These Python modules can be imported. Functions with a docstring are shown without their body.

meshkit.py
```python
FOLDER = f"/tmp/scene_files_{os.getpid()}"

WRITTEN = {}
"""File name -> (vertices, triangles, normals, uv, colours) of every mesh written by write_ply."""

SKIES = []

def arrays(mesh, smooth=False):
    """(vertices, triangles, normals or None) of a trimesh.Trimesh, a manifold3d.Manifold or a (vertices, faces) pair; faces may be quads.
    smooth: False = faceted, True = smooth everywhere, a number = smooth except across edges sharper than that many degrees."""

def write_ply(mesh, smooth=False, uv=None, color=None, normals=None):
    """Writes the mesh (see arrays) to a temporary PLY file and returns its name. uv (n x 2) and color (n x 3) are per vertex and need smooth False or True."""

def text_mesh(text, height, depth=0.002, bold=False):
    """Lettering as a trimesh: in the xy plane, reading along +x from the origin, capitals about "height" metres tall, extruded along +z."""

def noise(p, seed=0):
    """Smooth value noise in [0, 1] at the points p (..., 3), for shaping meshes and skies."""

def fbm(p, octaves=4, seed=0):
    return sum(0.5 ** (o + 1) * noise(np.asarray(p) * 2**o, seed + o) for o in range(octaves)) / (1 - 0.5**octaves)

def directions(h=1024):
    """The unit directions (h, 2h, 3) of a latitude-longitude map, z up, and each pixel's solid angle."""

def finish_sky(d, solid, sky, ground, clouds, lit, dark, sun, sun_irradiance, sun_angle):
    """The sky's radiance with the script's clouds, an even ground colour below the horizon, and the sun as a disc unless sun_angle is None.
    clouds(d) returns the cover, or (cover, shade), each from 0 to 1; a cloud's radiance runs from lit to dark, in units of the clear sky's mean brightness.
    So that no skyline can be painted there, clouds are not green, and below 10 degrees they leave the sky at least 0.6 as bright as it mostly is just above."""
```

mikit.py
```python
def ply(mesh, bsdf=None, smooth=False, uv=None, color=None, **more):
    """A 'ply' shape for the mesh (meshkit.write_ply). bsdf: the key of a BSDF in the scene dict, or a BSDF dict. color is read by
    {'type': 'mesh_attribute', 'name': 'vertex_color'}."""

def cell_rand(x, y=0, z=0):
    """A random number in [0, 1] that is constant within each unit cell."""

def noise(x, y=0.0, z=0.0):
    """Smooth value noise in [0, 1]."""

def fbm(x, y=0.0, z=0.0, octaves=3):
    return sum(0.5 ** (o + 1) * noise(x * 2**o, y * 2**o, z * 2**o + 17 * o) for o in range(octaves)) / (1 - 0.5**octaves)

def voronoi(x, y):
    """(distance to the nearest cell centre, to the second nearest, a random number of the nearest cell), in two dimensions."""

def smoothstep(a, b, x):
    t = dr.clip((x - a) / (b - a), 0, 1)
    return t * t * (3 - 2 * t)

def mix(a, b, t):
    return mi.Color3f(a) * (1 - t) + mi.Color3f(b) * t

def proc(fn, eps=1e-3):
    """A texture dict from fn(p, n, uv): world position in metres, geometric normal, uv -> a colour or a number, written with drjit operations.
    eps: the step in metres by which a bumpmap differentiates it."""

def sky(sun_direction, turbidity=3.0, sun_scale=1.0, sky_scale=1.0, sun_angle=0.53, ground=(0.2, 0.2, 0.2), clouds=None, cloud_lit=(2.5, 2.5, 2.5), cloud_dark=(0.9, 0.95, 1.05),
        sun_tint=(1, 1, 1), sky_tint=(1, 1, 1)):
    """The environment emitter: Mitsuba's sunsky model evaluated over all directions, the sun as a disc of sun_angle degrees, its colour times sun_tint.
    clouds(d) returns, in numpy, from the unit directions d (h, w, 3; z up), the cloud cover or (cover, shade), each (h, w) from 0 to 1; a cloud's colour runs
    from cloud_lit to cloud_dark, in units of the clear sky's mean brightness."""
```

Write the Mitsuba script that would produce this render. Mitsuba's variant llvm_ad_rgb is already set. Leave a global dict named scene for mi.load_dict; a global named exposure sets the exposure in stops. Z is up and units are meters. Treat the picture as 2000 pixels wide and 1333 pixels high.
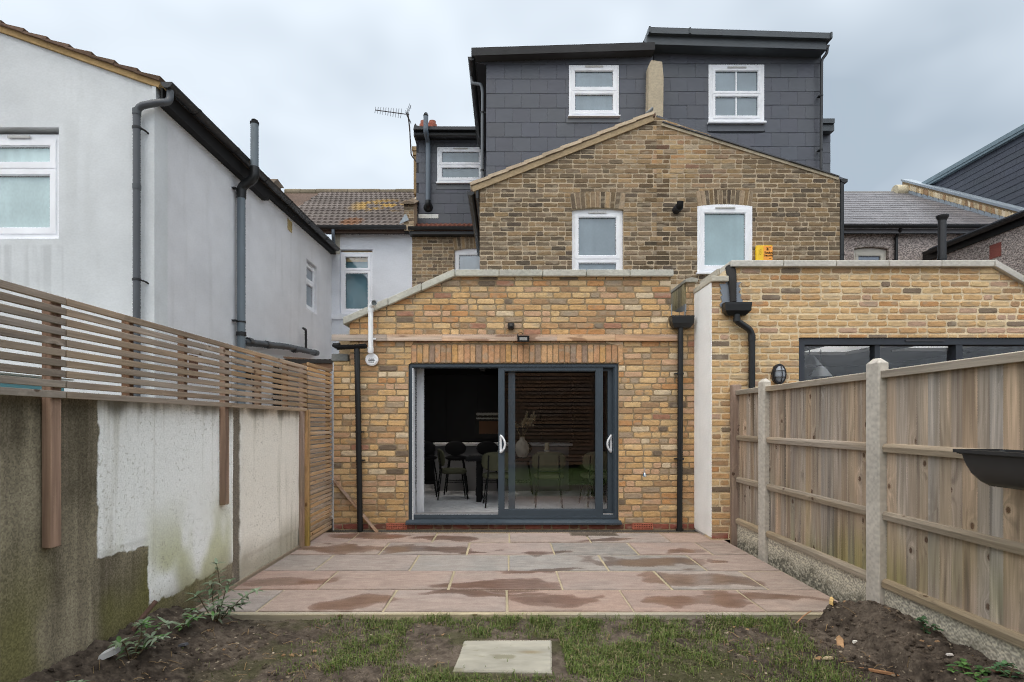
import math, random
import numpy as np, trimesh, mitsuba as mi, drjit as dr
import mikit, meshkit
from mikit import proc, noise, fbm, voronoi, smoothstep, mix
from shapely.geometry import Polygon, box as sbox, LineString
from shapely import affinity
from shapely.ops import unary_union

T = mi.ScalarTransform4f
scene, labels = {}, {}
F, HC = 1150.0, 1.34                      # focal length in pixels of a 2000 px wide frame, eye height
def X(u, Y): return (u - 985.0) / F * Y   # authoring helpers: survey of the photograph at a known distance Y
def Z(v, Y): return HC + (825.0 - v) / F * Y

# ------------------------------------------------------------------ camera, sky, exposure
scene['camera'] = dict(type='perspective', fov=2 * math.degrees(math.atan(1000.0 / F)), fov_axis='x',
    principal_point_offset_x=0.0075, principal_point_offset_y=-0.1189, near_clip=0.05, far_clip=600.0,
    to_world=T().look_at(origin=[0, 0, HC], target=[0, 10, HC], up=[0, 0, 1]))

def cloud_fn(d):
    """A full overcast: brightest overhead and towards the hidden sun behind the camera, greyer low down (as overcast skies are), with soft clouds."""
    z = np.maximum(d[..., 2], 0.02)
    p = np.stack([d[..., 0] / (z + 0.35) * 1.2, d[..., 1] / (z + 0.35) * 1.2, d[..., 2] * 0.6], -1)
    n = meshkit.fbm(p + 7.3, 5, seed=3)
    n2 = meshkit.fbm(p * 2.6 + 1.9, 4, seed=11)
    sun = np.clip(-0.18 * d[..., 0] - 0.42 * d[..., 1] + 0.89 * d[..., 2], 0, 1)
    shade = 0.985 - 0.035 * d[..., 0] - 0.72 * sun ** 1.5 - 0.10 * z + 0.80 * (n - 0.5) + 0.34 * (n2 - 0.5)
    return np.ones_like(z), np.clip(shade, 0, 1)

scene['sky'] = mikit.sky((-0.18, -0.42, 0.89), turbidity=4, sun_scale=0.12, sun_angle=40, clouds=cloud_fn,
    cloud_lit=(3.9, 4.05, 4.2), cloud_dark=(0.76, 0.91, 1.07), ground=(0.12, 0.11, 0.09))
exposure = 2.5

# ------------------------------------------------------------------ colours: a piece's own colour is carried by its (constant) uv
def lin(r, g, b, k=1.0):
    c = np.array([r, g, b], float) / 255
    c = np.where(c <= 0.04045, c / 12.92, ((c + 0.055) / 1.055) ** 2.4)
    return tuple(c * k)
def pack(c):
    e = np.clip(np.round(np.sqrt(np.clip(c, 0, 1)) * 255), 6, 249)
    return float(e[0] * 65536 + e[1] * 256 + e[2])
def unpack(uv):
    u = dr.floor(uv.x + 0.5)
    r = dr.floor(u / 65536.0); u = u - r * 65536.0
    g = dr.floor(u / 256.0); b = u - g * 256.0
    return mi.Color3f(dr.square(r / 255.0), dr.square(g / 255.0), dr.square(b / 255.0))

def f_brick(p, n, uv):
    c, s = unpack(uv), uv.y * 37.0
    a = fbm(p.x * 22 + s, p.y * 22, p.z * 30, 3)
    b = noise(p.x * 120 + s, p.y * 120, p.z * 120)
    d = fbm(p.x * 9 + 31, p.y * 9 + s, p.z * 13, 2)
    c = c * (0.66 + 0.68 * a) * (0.86 + 0.28 * b)
    c = mix(c, mi.Color3f(0.36, 0.30, 0.22), 0.5 * smoothstep(0.56, 0.74, d))
    return mix(c, mi.Color3f(0.05, 0.04, 0.034), 0.5 * smoothstep(0.64, 0.76, a) * smoothstep(0.35, 0.7, b))
def f_masonry(p, n, uv):
    c, s = unpack(uv), uv.y * 37.0
    a = fbm(p.x * 3.1 + s, p.y * 3.1, p.z * 3.1, 3)
    b = fbm(p.x * 45, p.y * 45 + s, p.z * 45, 2)
    return c * (0.80 + 0.40 * a) * (0.80 + 0.40 * b)
def f_render(p, n, uv):
    c = unpack(uv)
    a = fbm(p.x * 1.1 + 3, p.y * 1.1, p.z * 1.3, 4)
    st = fbm(p.x * 7, p.y * 7, p.z * 0.5, 3)
    fine = noise(p.x * 70, p.y * 70, p.z * 70)
    b = fbm(p.x * 4.5, p.y * 4.5, p.z * 4.5, 3)
    sill = smoothstep(3.27, 3.24, p.z) * smoothstep(2.2, 3.2, p.z) * smoothstep(-4.72, -4.80, p.x) * smoothstep(6.6, 6.4, p.y)
    c = c * (0.87 + 0.26 * a) * (0.94 + 0.12 * b) * (0.955 + 0.09 * fine)
    c = c * (1 - 0.15 * sill * smoothstep(0.42, 0.7, fbm(p.x * 13, p.z * 0.7, 2.0, 3)))
    return mix(c, c * mi.Color3f(0.86, 0.86, 0.85), 0.5 * smoothstep(0.5, 0.8, st))
def f_plastic(p, n, uv):
    c, s = unpack(uv), uv.y * 37.0
    a = fbm(p.x * 6 + s, p.y * 6, p.z * 2.0, 3)
    return c * (0.86 + 0.28 * a)
def f_pane(p, n, uv):                     # what stands behind milky glass: blinds and curtains, softly seen
    c, s = unpack(uv), uv.y * 37.0
    fold = noise(p.x * 16 + s, p.y * 16, 3.0)
    low = fbm(p.x * 1.7 + s, p.y * 1.7, p.z * 1.7 + s, 3)
    rip = noise(p.x * 70, p.z * 45, s)
    return c * (0.72 + 0.56 * low) * (0.93 + 0.14 * fold) * (0.95 + 0.10 * rip)
def f_slate(p, n, uv):
    c, s = unpack(uv), uv.y * 37.0
    a = fbm(p.x * 2.5 + s, p.y * 2.5 + s, p.z * 8, 3)
    b = noise(p.x * 14 + s, p.y * 14, p.z * 150)
    return c * (0.90 + 0.16 * a) * (0.97 + 0.06 * b)
def wood(along):
    def f(p, n, uv):
        c, s = unpack(uv), uv.y * 61.0
        q = {'x': (p.y, p.z, p.x), 'y': (p.x, p.z, p.y), 'z': (p.x, p.y, p.z)}[along]
        w = noise(q[0] * 4 + s, q[1] * 4, q[2] * 1.3) * 0.05
        kx, ky, kr = voronoi((q[0] + q[1]) * 6.5 + s, q[2] * 4.2 + s)
        hit = dr.select(kr > (0.74 if along == 'z' else 0.84), 1.0, 0.0)
        ring = dr.exp(-kx * 5.5) * 0.10 * hit
        g = fbm((q[0] + w + ring) * 46 + s, (q[1] + w - ring) * 46, q[2] * 1.5 + s, 3)
        fine = noise(q[0] * 230 + s, q[1] * 230, q[2] * 6)
        blot = fbm(q[0] * 5 + s, q[1] * 5, q[2] * 1.1 + s, 2)
        c = c * ((0.45 + 1.1 * g) if along == 'z' else (0.58 + 0.84 * g)) * (0.86 + 0.28 * fine) * (0.78 + 0.44 * blot)
        l = mi.luminance(c); c = mix(c, mi.Color3f(l * 1.02, l, l * 0.97), 0.35 * smoothstep(.35, .7, noise(q[0] * 9 + s, q[1] * 9, q[2] * .8)))
        knot = (1 - smoothstep(0.05, 0.11, kx)) * hit
        c = mix(c, c * mi.Color3f(0.36, 0.29, 0.25), knot)
        if along == 'z': c = c * (1 - 0.38 * smoothstep(0.50, 0.74, fbm(q[0] * 16, q[1] * 16 + s, q[2] * 0.55, 3)))
        if along == 'z':
            green = (1 - smoothstep(0.25, 1.15, p.z + 0.5 * blot)) * smoothstep(0.35, 0.7, fbm(p.x * 3, p.y * 3 + s * .02, p.z * 1.2, 2))
            c = mix(c, c * mi.Color3f(0.70, 0.84, 0.40), 0.75 * green)
        return c
    return f
def f_stucco(p, n, uv):                   # the left garden wall: bare weathered render, old white paint, algae
    y, z = p.y, p.z
    e = (noise(y * 14, z * 14) - 0.5) * 0.05 + (noise(y * 50, z * 50) - 0.5) * 0.02
    inA = smoothstep(3.185, 3.197, y + 0.35 * e) * smoothstep(0.600, 0.612, z + 0.45 * e + 0.07 * (y - 3.2))
    inB = smoothstep(3.635, 3.647, y + 0.35 * e) * smoothstep(0.190, 0.215, z + 0.9 * e)
    strip = smoothstep(4.785, 4.80, y + 0.2 * e) * (1 - smoothstep(4.905, 4.92, y + 0.2 * e))
    inC = smoothstep(4.91, 4.92, y) * smoothstep(-0.03, 0.03, z + e)
    paint = dr.maximum(dr.maximum(inA, inB), inC) * (1 - strip)
    streak = fbm(y * 9, z * 0.55 + 3, 0.0, 4)
    streak2 = fbm(y * 30, z * 1.4, 5.0, 3)
    blot = fbm(y * 3, z * 3, 9.0, 4)
    grit = noise(y * 150, z * 150)
    bare = mix((0.310, 0.268, 0.190), (0.120, 0.101, 0.070), smoothstep(0.38, 0.70, 0.35 * streak + 0.2 * streak2 + 0.45 * blot + 0.22 * smoothstep(0.7, 1.5, z)))
    bare = mix(bare, (0.22, 0.185, 0.135), 0.6 * smoothstep(0.55, 0.8, streak2))
    alg = (1 - smoothstep(0.35, 0.95, z + 0.3 * (blot - 0.5))) * smoothstep(0.30, 0.62, fbm(y * 2.3, z * 1.5, 2.0, 3))
    bare = mix(bare, (0.150, 0.143, 0.045), 0.75 * alg)
    bare = mix(bare, (0.075, 0.060, 0.042), 0.7 * (1 - smoothstep(0.05, 0.3, z + 0.1 * blot)))
    bare = mix(bare, (0.20, 0.172, 0.135), strip)
    white = mix((0.90, 0.90, 0.87), (0.84, 0.79, 0.70), smoothstep(4.85, 4.95, y))
    white = mix(white, (0.42, 0.39, 0.30), 0.5 * smoothstep(0.54, 0.80, 0.55 * streak + 0.45 * streak2 + 0.10 * smoothstep(1.15, 1.46, z)))
    white = mix(white, (0.10, 0.09, 0.065), 0.75 * smoothstep(1.36, 1.47, z + 0.16 * (streak - 0.5)))
    yg = smoothstep(0.45, 0.70, fbm(y * 2.6 + 4, z * 1.8, 2.0, 3)) * (1 - smoothstep(0.4, 0.95, z)) * (1 - smoothstep(4.6, 4.9, y))
    white = mix(white, (0.40, 0.40, 0.14), 0.65 * yg)
    white = mix(white, (0.22, 0.19, 0.11), 0.65 * (1 - smoothstep(0.06, 0.40, z + 0.22 * (blot - 0.5))))
    white = mix(white, (0.30, 0.27, 0.19), 0.4 * smoothstep(0.76, 0.88, noise(y * 95, z * 95, 3.0)) * smoothstep(0.36, 0.62, blot))
    return mix(bare * (0.68 + 0.64 * grit), white * (0.90 + 0.20 * grit), paint)
def f_stucco_h(p, n, uv):
    return 0.0030 * fbm(p.y * 110, p.z * 110, p.x * 110, 2) + 0.0022 * noise(p.y * 230, p.z * 230)

WET = [(-1.55, 6.93, .46, .25), (-.66, 6.90, .31, .22), (-1.80, 6.20, .62, .20), (-.88, 6.22, .55, .21), (-.3, 6.12, .2, .08), (.46, 5.34, .40, .08), (.52, 5.95, .22, .09),
       (1.38, 5.68, .52, .22), (1.86, 6.18, .30, .14), (2.05, 5.62, .17, .09), (-1.78, 4.98, .52, .22), (-.10, 4.90, .44, .19), (1.68, 5.0, .50, .23), (-1.15, 4.36, .36, .19),
       (-.25, 4.62, .46, .11), (.30, 4.42, .34, .19), (1.45, 4.38, .42, .17), (2.05, 4.45, .36, .13), (1.15, 6.75, .30, .10)]
def wetness(p):
    wx = (fbm(p.x * 2.7, p.y * 2.7, 1.0, 3) - 0.5) * 0.66 + (noise(p.x * 11, p.y * 11) - .5) * 0.05
    wy = (fbm(p.x * 2.4 + 9, p.y * 3.0, 4.0, 3) - 0.5) * 0.50 + (noise(p.x * 11 + 4, p.y * 11) - .5) * 0.05
    m = mi.Float(9.0)
    for (a, b, rx, ry) in WET:
        m = dr.minimum(m, dr.square((p.x + wx - a) / rx) + dr.square((p.y + wy - b) / ry))
    return (1 - smoothstep(0.80, 1.10, m + 0.16 * (noise(p.x * 36, p.y * 36) - .5))) * (0.72 + 0.28 * (1 - smoothstep(0.2, 0.9, m)))
def f_paving(p, n, uv):
    c, s = unpack(uv), uv.y * 37.0
    a = fbm(p.x * 2.0 + s, p.y * 2.8 + s, s, 4)
    b = fbm(p.x * 11 + s, p.y * 30 + s, s, 3)
    g = noise(p.x * 160, p.y * 160)
    c = mix(c, c * mi.Color3f(0.93, 0.97, 0.99), smoothstep(0.45, 0.65, a))
    c = c * (0.72 + 0.56 * b) * (0.90 + 0.2 * g)
    return mix(c, c * mi.Color3f(0.55, 0.455, 0.41), wetness(p))
def f_paving_r(p, n, uv): return 0.78 - 0.56 * wetness(p)
def f_soil(p, n, uv):
    a = fbm(p.x * 2.1, p.y * 2.1, 3.0, 3)
    b = fbm(p.x * 24, p.y * 24, p.z * 24, 3)
    c = noise(p.x * 140, p.y * 140, p.z * 90)
    d = noise(p.x * 55, p.y * 55, p.z * 55)
    col = mix((0.032, 0.0245, 0.019), (0.118, 0.094, 0.073), smoothstep(0.25, 0.75, 0.6 * b + 0.4 * a))
    moss = smoothstep(0.50, 0.66, fbm(p.x * 3.4 + 8, p.y * 3.4, 1.0, 3)) * (1 - smoothstep(1.25, 1.7, p.x)) * smoothstep(-1.9, -1.3, p.x)
    col = mix(col, (0.040, 0.046, 0.014), 0.6 * moss)
    col = mix(col, (0.22, 0.18, 0.13), 0.8 * smoothstep(0.86, 0.93, d))
    return col * (0.7 + 0.6 * c)
def f_soil_h(p, n, uv): return 0.016 * fbm(p.x * 32, p.y * 32, p.z * 32, 3) + 0.003 * noise(p.x * 190, p.y * 190)
def f_leaf(p, n, uv):
    c = unpack(uv)
    return c * (0.75 + 0.5 * noise(p.x * 60, p.y * 60, p.z * 60))
def f_pebbledash(p, n, uv):
    a = noise(p.x * 42, p.y * 42, p.z * 42)
    b = noise(p.x * 75 + 5, p.y * 75, p.z * 75)
    c = mix((0.17, 0.14, 0.13), (0.66, 0.57, 0.52), smoothstep(0.25, 0.8, 0.55 * a + 0.45 * b))
    return c * (0.8 + 0.4 * fbm(p.x * 1.5, p.y * 1.5, p.z * 1.5, 2))
def f_rooftile(p, n, uv):
    c, s = unpack(uv), uv.y * 37.0
    a = fbm(p.x * 1.3, p.y * 1.6, p.z, 3)
    b = noise(p.x * 30 + s, p.y * 30, p.z * 30)
    c = c * (0.40 + 0.5 * a + 0.3 * b)
    lich = smoothstep(0.50, 0.64, fbm(p.x * 2.4, p.y * 3.2, 1.0, 3)) * (1 - smoothstep(0.35, 1.0, dr.sqrt(dr.square((p.x + 3.15) / 1.0) + dr.square((p.y - 15.0) / 0.95))))
    lich2 = 1 - smoothstep(0.5, 1.0, dr.sqrt(dr.square((p.x + 3.45) / 0.30) + dr.square((p.y - 13.3) / 0.45)) + 0.6 * (b - 0.5))
    c = mix(c, (0.40, 0.25, 0.05), 0.7 * lich)
    return mix(c, (0.16, 0.065, 0.02), 0.7 * lich2)
def f_moulded(p, n, uv):                  # planed pink softwood batten, knots and stain
    c = wood('x')(p, n, uv)
    return mix(c, (0.17, 0.07, 0.035), 0.6 * smoothstep(0.66, 0.74, fbm(p.x * 3.2, p.z * 20, 1.0, 2)))

def B(name, color=None, rough=0.8, spec=0.35, bump=None, bscale=1.0, **kw):
    m = {'type': 'principled', 'base_color': color if isinstance(color, dict) else {'type': 'rgb', 'value': list(color)}, 'roughness': rough, 'specular': spec, **kw}
    if bump is not None: m = {'type': 'bumpmap', 'arbitrary': bump, 'scale': bscale, 'bsdf': m}
    scene[name] = {'type': 'twosided', 'bsdf': m}
    return name
BRICK = B('m_brick', proc(f_brick), 0.9, 0.2)
MAS = B('m_masonry', proc(f_masonry), 0.9, 0.2)
REND = B('m_render', proc(f_render), 0.85, 0.25)
PLAS = B('m_plastic', proc(f_plastic), 0.38, 0.45)
MATT = B('m_matt', proc(f_plastic), 0.75, 0.25)
SLATE = B('m_slate', proc(f_slate), 0.42, 0.4)
WX = B('m_wood_x', proc(wood('x')), 0.85, 0.2)
WY = B('m_wood_y', proc(wood('y')), 0.85, 0.2)
WZ = B('m_wood_z', proc(wood('z')), 0.85, 0.2)
BATT = B('m_batten', proc(f_moulded), 0.8, 0.2)
STUC = B('m_stucco', proc(f_stucco), 0.92, 0.15, bump=proc(f_stucco_h, 0.004), bscale=1.0)
PAVE = B('m_paving', proc(f_paving), proc(f_paving_r), 0.4)
SOIL = B('m_soil', proc(f_soil), 0.95, 0.12, bump=proc(f_soil_h, 0.004), bscale=1.0)
PEB = B('m_pebbledash', proc(f_pebbledash), 0.95, 0.15)
RTILE = B('m_rooftile', proc(f_rooftile), 0.9, 0.2)
LEAF = 'm_leaf'
scene[LEAF] = {'type': 'twosided', 'bsdf': {'type': 'principled', 'base_color': proc(f_leaf), 'roughness': 0.6, 'specular': 0.3}}
GLASS = 'm_glass'
scene[GLASS] = {'type': 'thindielectric', 'int_ior': 1.5}
METAL = B('m_metal', (0.62, 0.63, 0.65), 0.32, 0.5, metallic=0.9)
PANE = B('m_pane', proc(f_pane), 0.09, 0.65)      # obscured panes: milky glass

def f_cream(p, n, uv):
    c = unpack(uv)
    a = fbm(p.x * 3 + 2, p.y * 9, 1.0, 4); b = fbm(p.x * 16, p.y * 34, 2.0, 3)
    c = c * (0.62 + 0.5 * a + 0.3 * b)
    c = mix(c, (0.20, 0.15, 0.07), 0.7 * smoothstep(0.93, 1.0, 1 - dr.sqrt(dr.square((p.x - .16) / 1.6) + dr.square((p.y - 3.52) / 0.55)) + .0) )
    return mix(c, (0.13, 0.12, 0.06), 0.55 * smoothstep(0.56, 0.72, fbm(p.x * 6, p.y * 11, 7.0, 3)))
def f_gravel(p, n, uv):
    c = unpack(uv)
    a = noise(p.x * 90, p.y * 90, p.z * 90); b = noise(p.x * 45 + 3, p.y * 45, p.z * 45)
    c = mix(c * 0.62, c * 1.35, smoothstep(0.25, 0.8, 0.6 * a + 0.4 * b))
    damp = (1 - smoothstep(0.0, 0.14, p.z + 0.18 * (fbm(p.y * 4, p.z * 4, 1.0, 3) - .5)))
    return mix(c, (0.05, 0.05, 0.035), 0.75 * damp * smoothstep(0.3, 0.6, b))
B('m_cream', proc(f_cream), 0.85, 0.2)
B('m_gravel', proc(f_gravel), 0.9, 0.2)

# ------------------------------------------------------------------ entries
_count = {}
def numbered(name):
    k = _count.get(name, 0); _count[name] = k + 1
    return name if k == 0 else f'{name}_{k:03d}'
def thing(name, label, cat, group=None, kind=None):
    key = numbered(name)
    labels[key] = {'label': label, 'category': cat}
    if group: labels[key]['group'] = group
    if kind: labels[key]['kind'] = kind
    return key
def put(key, mesh, mat, col=(0.5, 0.5, 0.5), smooth=False, seed=None, **lab):
    if isinstance(mesh, (list,)): mesh = trimesh.util.concatenate(mesh)
    if isinstance(mesh, MB): v, f, uv = mesh.arrays()
    else:
        if smooth not in (False, True):
            mesh = trimesh.graph.smooth_shade(mesh, angle=math.radians(smooth), facet_minarea=None); smooth = True
        v, f = np.asarray(mesh.vertices), np.asarray(mesh.faces)
        uv = np.empty((len(v), 2)); uv[:, 0] = pack(col); uv[:, 1] = R.random() if seed is None else seed
    scene[key] = mikit.ply((v, f), mat, smooth=bool(smooth), uv=uv)
    if lab: labels[key] = lab
    return key
def part(parent, name, mesh, mat, col=(0.5, 0.5, 0.5), smooth=False, **lab):
    key = numbered(parent + '__' + name)
    return put(key, mesh, mat, col, smooth, **lab)
def solo(name, label, cat, mesh, mat, col=(.5, .5, .5), smooth=False, group=None, kind=None):
    return put(thing(name, label, cat, group, kind), mesh, mat, col, smooth)
def struct(name, mesh, mat, col=(.5, .5, .5), smooth=False):
    key = numbered(name); put(key, mesh, mat, col, smooth); labels[key] = {'kind': 'structure'}; return key
R = random.Random(5)

class MB:
    """Collects pieces, each with its own colour, into one mesh."""
    def __init__(self): self.v, self.f, self.u, self.n = [], [], [], 0
    def add(self, m, col, seed=None):
        v, f = (np.asarray(m.vertices), np.asarray(m.faces)) if hasattr(m, 'faces') else m
        self.v.append(v); self.f.append(np.asarray(f) + self.n); self.n += len(v)
        uv = np.empty((len(v), 2)); uv[:, 0] = pack(col); uv[:, 1] = R.random() if seed is None else seed
        self.u.append(uv)
    def arrays(self): return np.vstack(self.v), np.vstack(self.f), np.vstack(self.u)

def TM(v, f): return trimesh.Trimesh(np.asarray(v, float), np.asarray(f, int), process=False)
BOXF = np.array([[0, 2, 1], [1, 2, 3], [4, 5, 6], [5, 7, 6], [0, 1, 4], [1, 5, 4], [2, 6, 3], [3, 6, 7], [0, 4, 2], [2, 4, 6], [1, 3, 5], [3, 7, 5]])
def bx(x0, x1, y0, y1, z0, z1, ch=0.0):
    if ch <= 0:
        return TM([[x, y, z] for z in (z0, z1) for y in (y0, y1) for x in (x0, x1)], BOXF)
    pts = []
    for x, sx in ((x0, 1), (x1, -1)):
        for y, sy in ((y0, 1), (y1, -1)):
            for z, sz in ((z0, 1), (z1, -1)):
                pts += [(x, y + sy * ch, z + sz * ch), (x + sx * ch, y, z + sz * ch), (x + sx * ch, y + sy * ch, z)]
    return trimesh.convex.convex_hull(np.array(pts))
def hull(pts): return trimesh.convex.convex_hull(np.array(pts, float))
def ext_y(poly, y0, y1):
    """Polygon in (x, z) extruded from y0 to y1."""
    out = []
    for g in getattr(poly, 'geoms', [poly]):
        m = trimesh.creation.extrude_polygon(g, abs(y1 - y0), engine='earcut')
        v = np.array(m.vertices); out.append(TM(np.stack([v[:, 0], max(y0, y1) - v[:, 2], v[:, 1]], 1), m.faces))
    return trimesh.util.concatenate(out)
def ext_x(poly, x0, x1):
    """Polygon in (y, z) extruded from x0 to x1."""
    out = []
    for g in getattr(poly, 'geoms', [poly]):
        m = trimesh.creation.extrude_polygon(g, abs(x1 - x0), engine='earcut')
        v = np.array(m.vertices); out.append(TM(np.stack([min(x0, x1) + v[:, 2], v[:, 0], v[:, 1]], 1), m.faces))
    return trimesh.util.concatenate(out)
def prism(poly, front, back, M, ch=0.0, jit=0.0, tilt=None):
    """A convex piece: outline poly (n, 2), front depth, back depth; M(a, b, d) puts it in place. tilt(b) adds to the depth of the front."""
    P = np.asarray(poly, float); n = len(P); c = (P.min(0) + P.max(0)) / 2
    t = np.array([tilt(b) for b in P[:, 1]]) if tilt else np.zeros(n)
    jf = lambda: np.array([R.uniform(-jit, jit) for _ in range(n)])
    if ch > 0:
        inner = P - np.sign(P - c) * np.minimum(ch, np.abs(P - c) * .8)
        rings = [(inner, front + t + jf()), (P, front - ch * .8 + t), (P, np.full(n, back))]
    else: rings = [(P, front + t + jf()), (P, np.full(n, back))]
    v = np.vstack([np.stack(M(q[:, 0], q[:, 1], np.broadcast_to(d, (n,))), 1) for q, d in rings])
    f = [[0, i, i + 1] for i in range(1, n - 1)]
    for k in range(len(rings) - 1):
        for i in range(n):
            j = (i + 1) % n; a, b = k * n, (k + 1) * n
            f += [[a + i, b + i, b + j], [a + i, b + j, a + j]]
    return TM(v, f)
def facing_y(Y): return lambda a, b, d: (a, Y - d, b)          # a wall that faces the garden (towards -y)
def facing_left(x): return lambda a, b, d: (x - d, a, b)       # faces -x
def facing_right(x): return lambda a, b, d: (x + d, a, b)      # faces +x
def facing_up(z): return lambda a, b, d: (a, b, z + d)

def fillet(pts, r, n=5):
    P = [np.array(p, float) for p in pts]; out = [P[0]]
    for a, b, c in zip(P, P[1:], P[2:]):
        d1, d2 = a - b, c - b; l1, l2 = np.linalg.norm(d1), np.linalg.norm(d2); k = min(r, l1 * .48, l2 * .48)
        s, e = b + d1 / l1 * k, b + d2 / l2 * k
        for t in np.linspace(0, 1, n): out.append((1 - t) ** 2 * s + 2 * t * (1 - t) * b + t * t * e)
    return out + [P[-1]]
def tube(pts, rad, n=14, cap=True, r2=None):
    P = np.array(pts, float); m = len(P); t = np.gradient(P, axis=0); t /= np.linalg.norm(t, axis=1, keepdims=True)
    a = np.cross(t[0], [0, 0, 1] if abs(t[0][2]) < .9 else [1, 0, 0]); a /= np.linalg.norm(a); rings = []
    rr = np.broadcast_to(rad, (m,)) if r2 is None else np.linspace(rad, r2, m)
    ang = np.arange(n) * 2 * np.pi / n
    for i in range(m):
        a = a - t[i] * (a @ t[i]); a /= np.linalg.norm(a); b = np.cross(t[i], a)
        rings.append(P[i] + rr[i] * (np.cos(ang)[:, None] * a + np.sin(ang)[:, None] * b))
    v = np.vstack(rings); f = []
    for i in range(m - 1):
        for j in range(n):
            k = (j + 1) % n
            f += [[i * n + j, i * n + k, (i + 1) * n + k], [i * n + j, (i + 1) * n + k, (i + 1) * n + j]]
    if cap:
        v = np.vstack([v, P[0], P[-1]])
        for j in range(n):
            k = (j + 1) % n
            f += [[m * n, k, j], [m * n + 1, (m - 1) * n + j, (m - 1) * n + k]]
    return TM(v, f)
def cyl(p, q, r, n=20): return tube([p, (np.array(p) + np.array(q)) / 2, q], r, n)
def lathe(prof, n=24, c=(0, 0, 0)):
    m = trimesh.creation.revolve(np.array(prof, float), sections=n); m.apply_translation(c); return m
def gutter(p, q, r=0.055, end=True, n=8):
    """Half-round gutter from p to q."""
    p, q = np.array(p, float), np.array(q, float); t = (q - p) / np.linalg.norm(q - p); a = np.cross(t, [0, 0, 1]); a /= np.linalg.norm(a)
    up = np.array([0, 0, 1.0]); ang = np.linspace(np.pi, 2 * np.pi, n)
    prof = [(r * math.cos(x), r * math.sin(x)) for x in ang] + [((r - .006) * math.cos(x), (r - .006) * math.sin(x)) for x in ang[::-1]]
    v = np.vstack([[o + x * a + y * up for x, y in prof] for o in (p, q)]); k = len(prof); f = []
    for j in range(k):
        i = (j + 1) % k; f += [[j, i, k + i], [j, k + i, k + j]]
    ms = [TM(v, f)]
    if end:
        for o in (p, q):
            ms.append(hull([o + s * t + r * math.cos(x) * a + r * math.sin(x) * up for x in ang for s in (-.004, .004)]))
    return trimesh.util.concatenate(ms)

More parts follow.
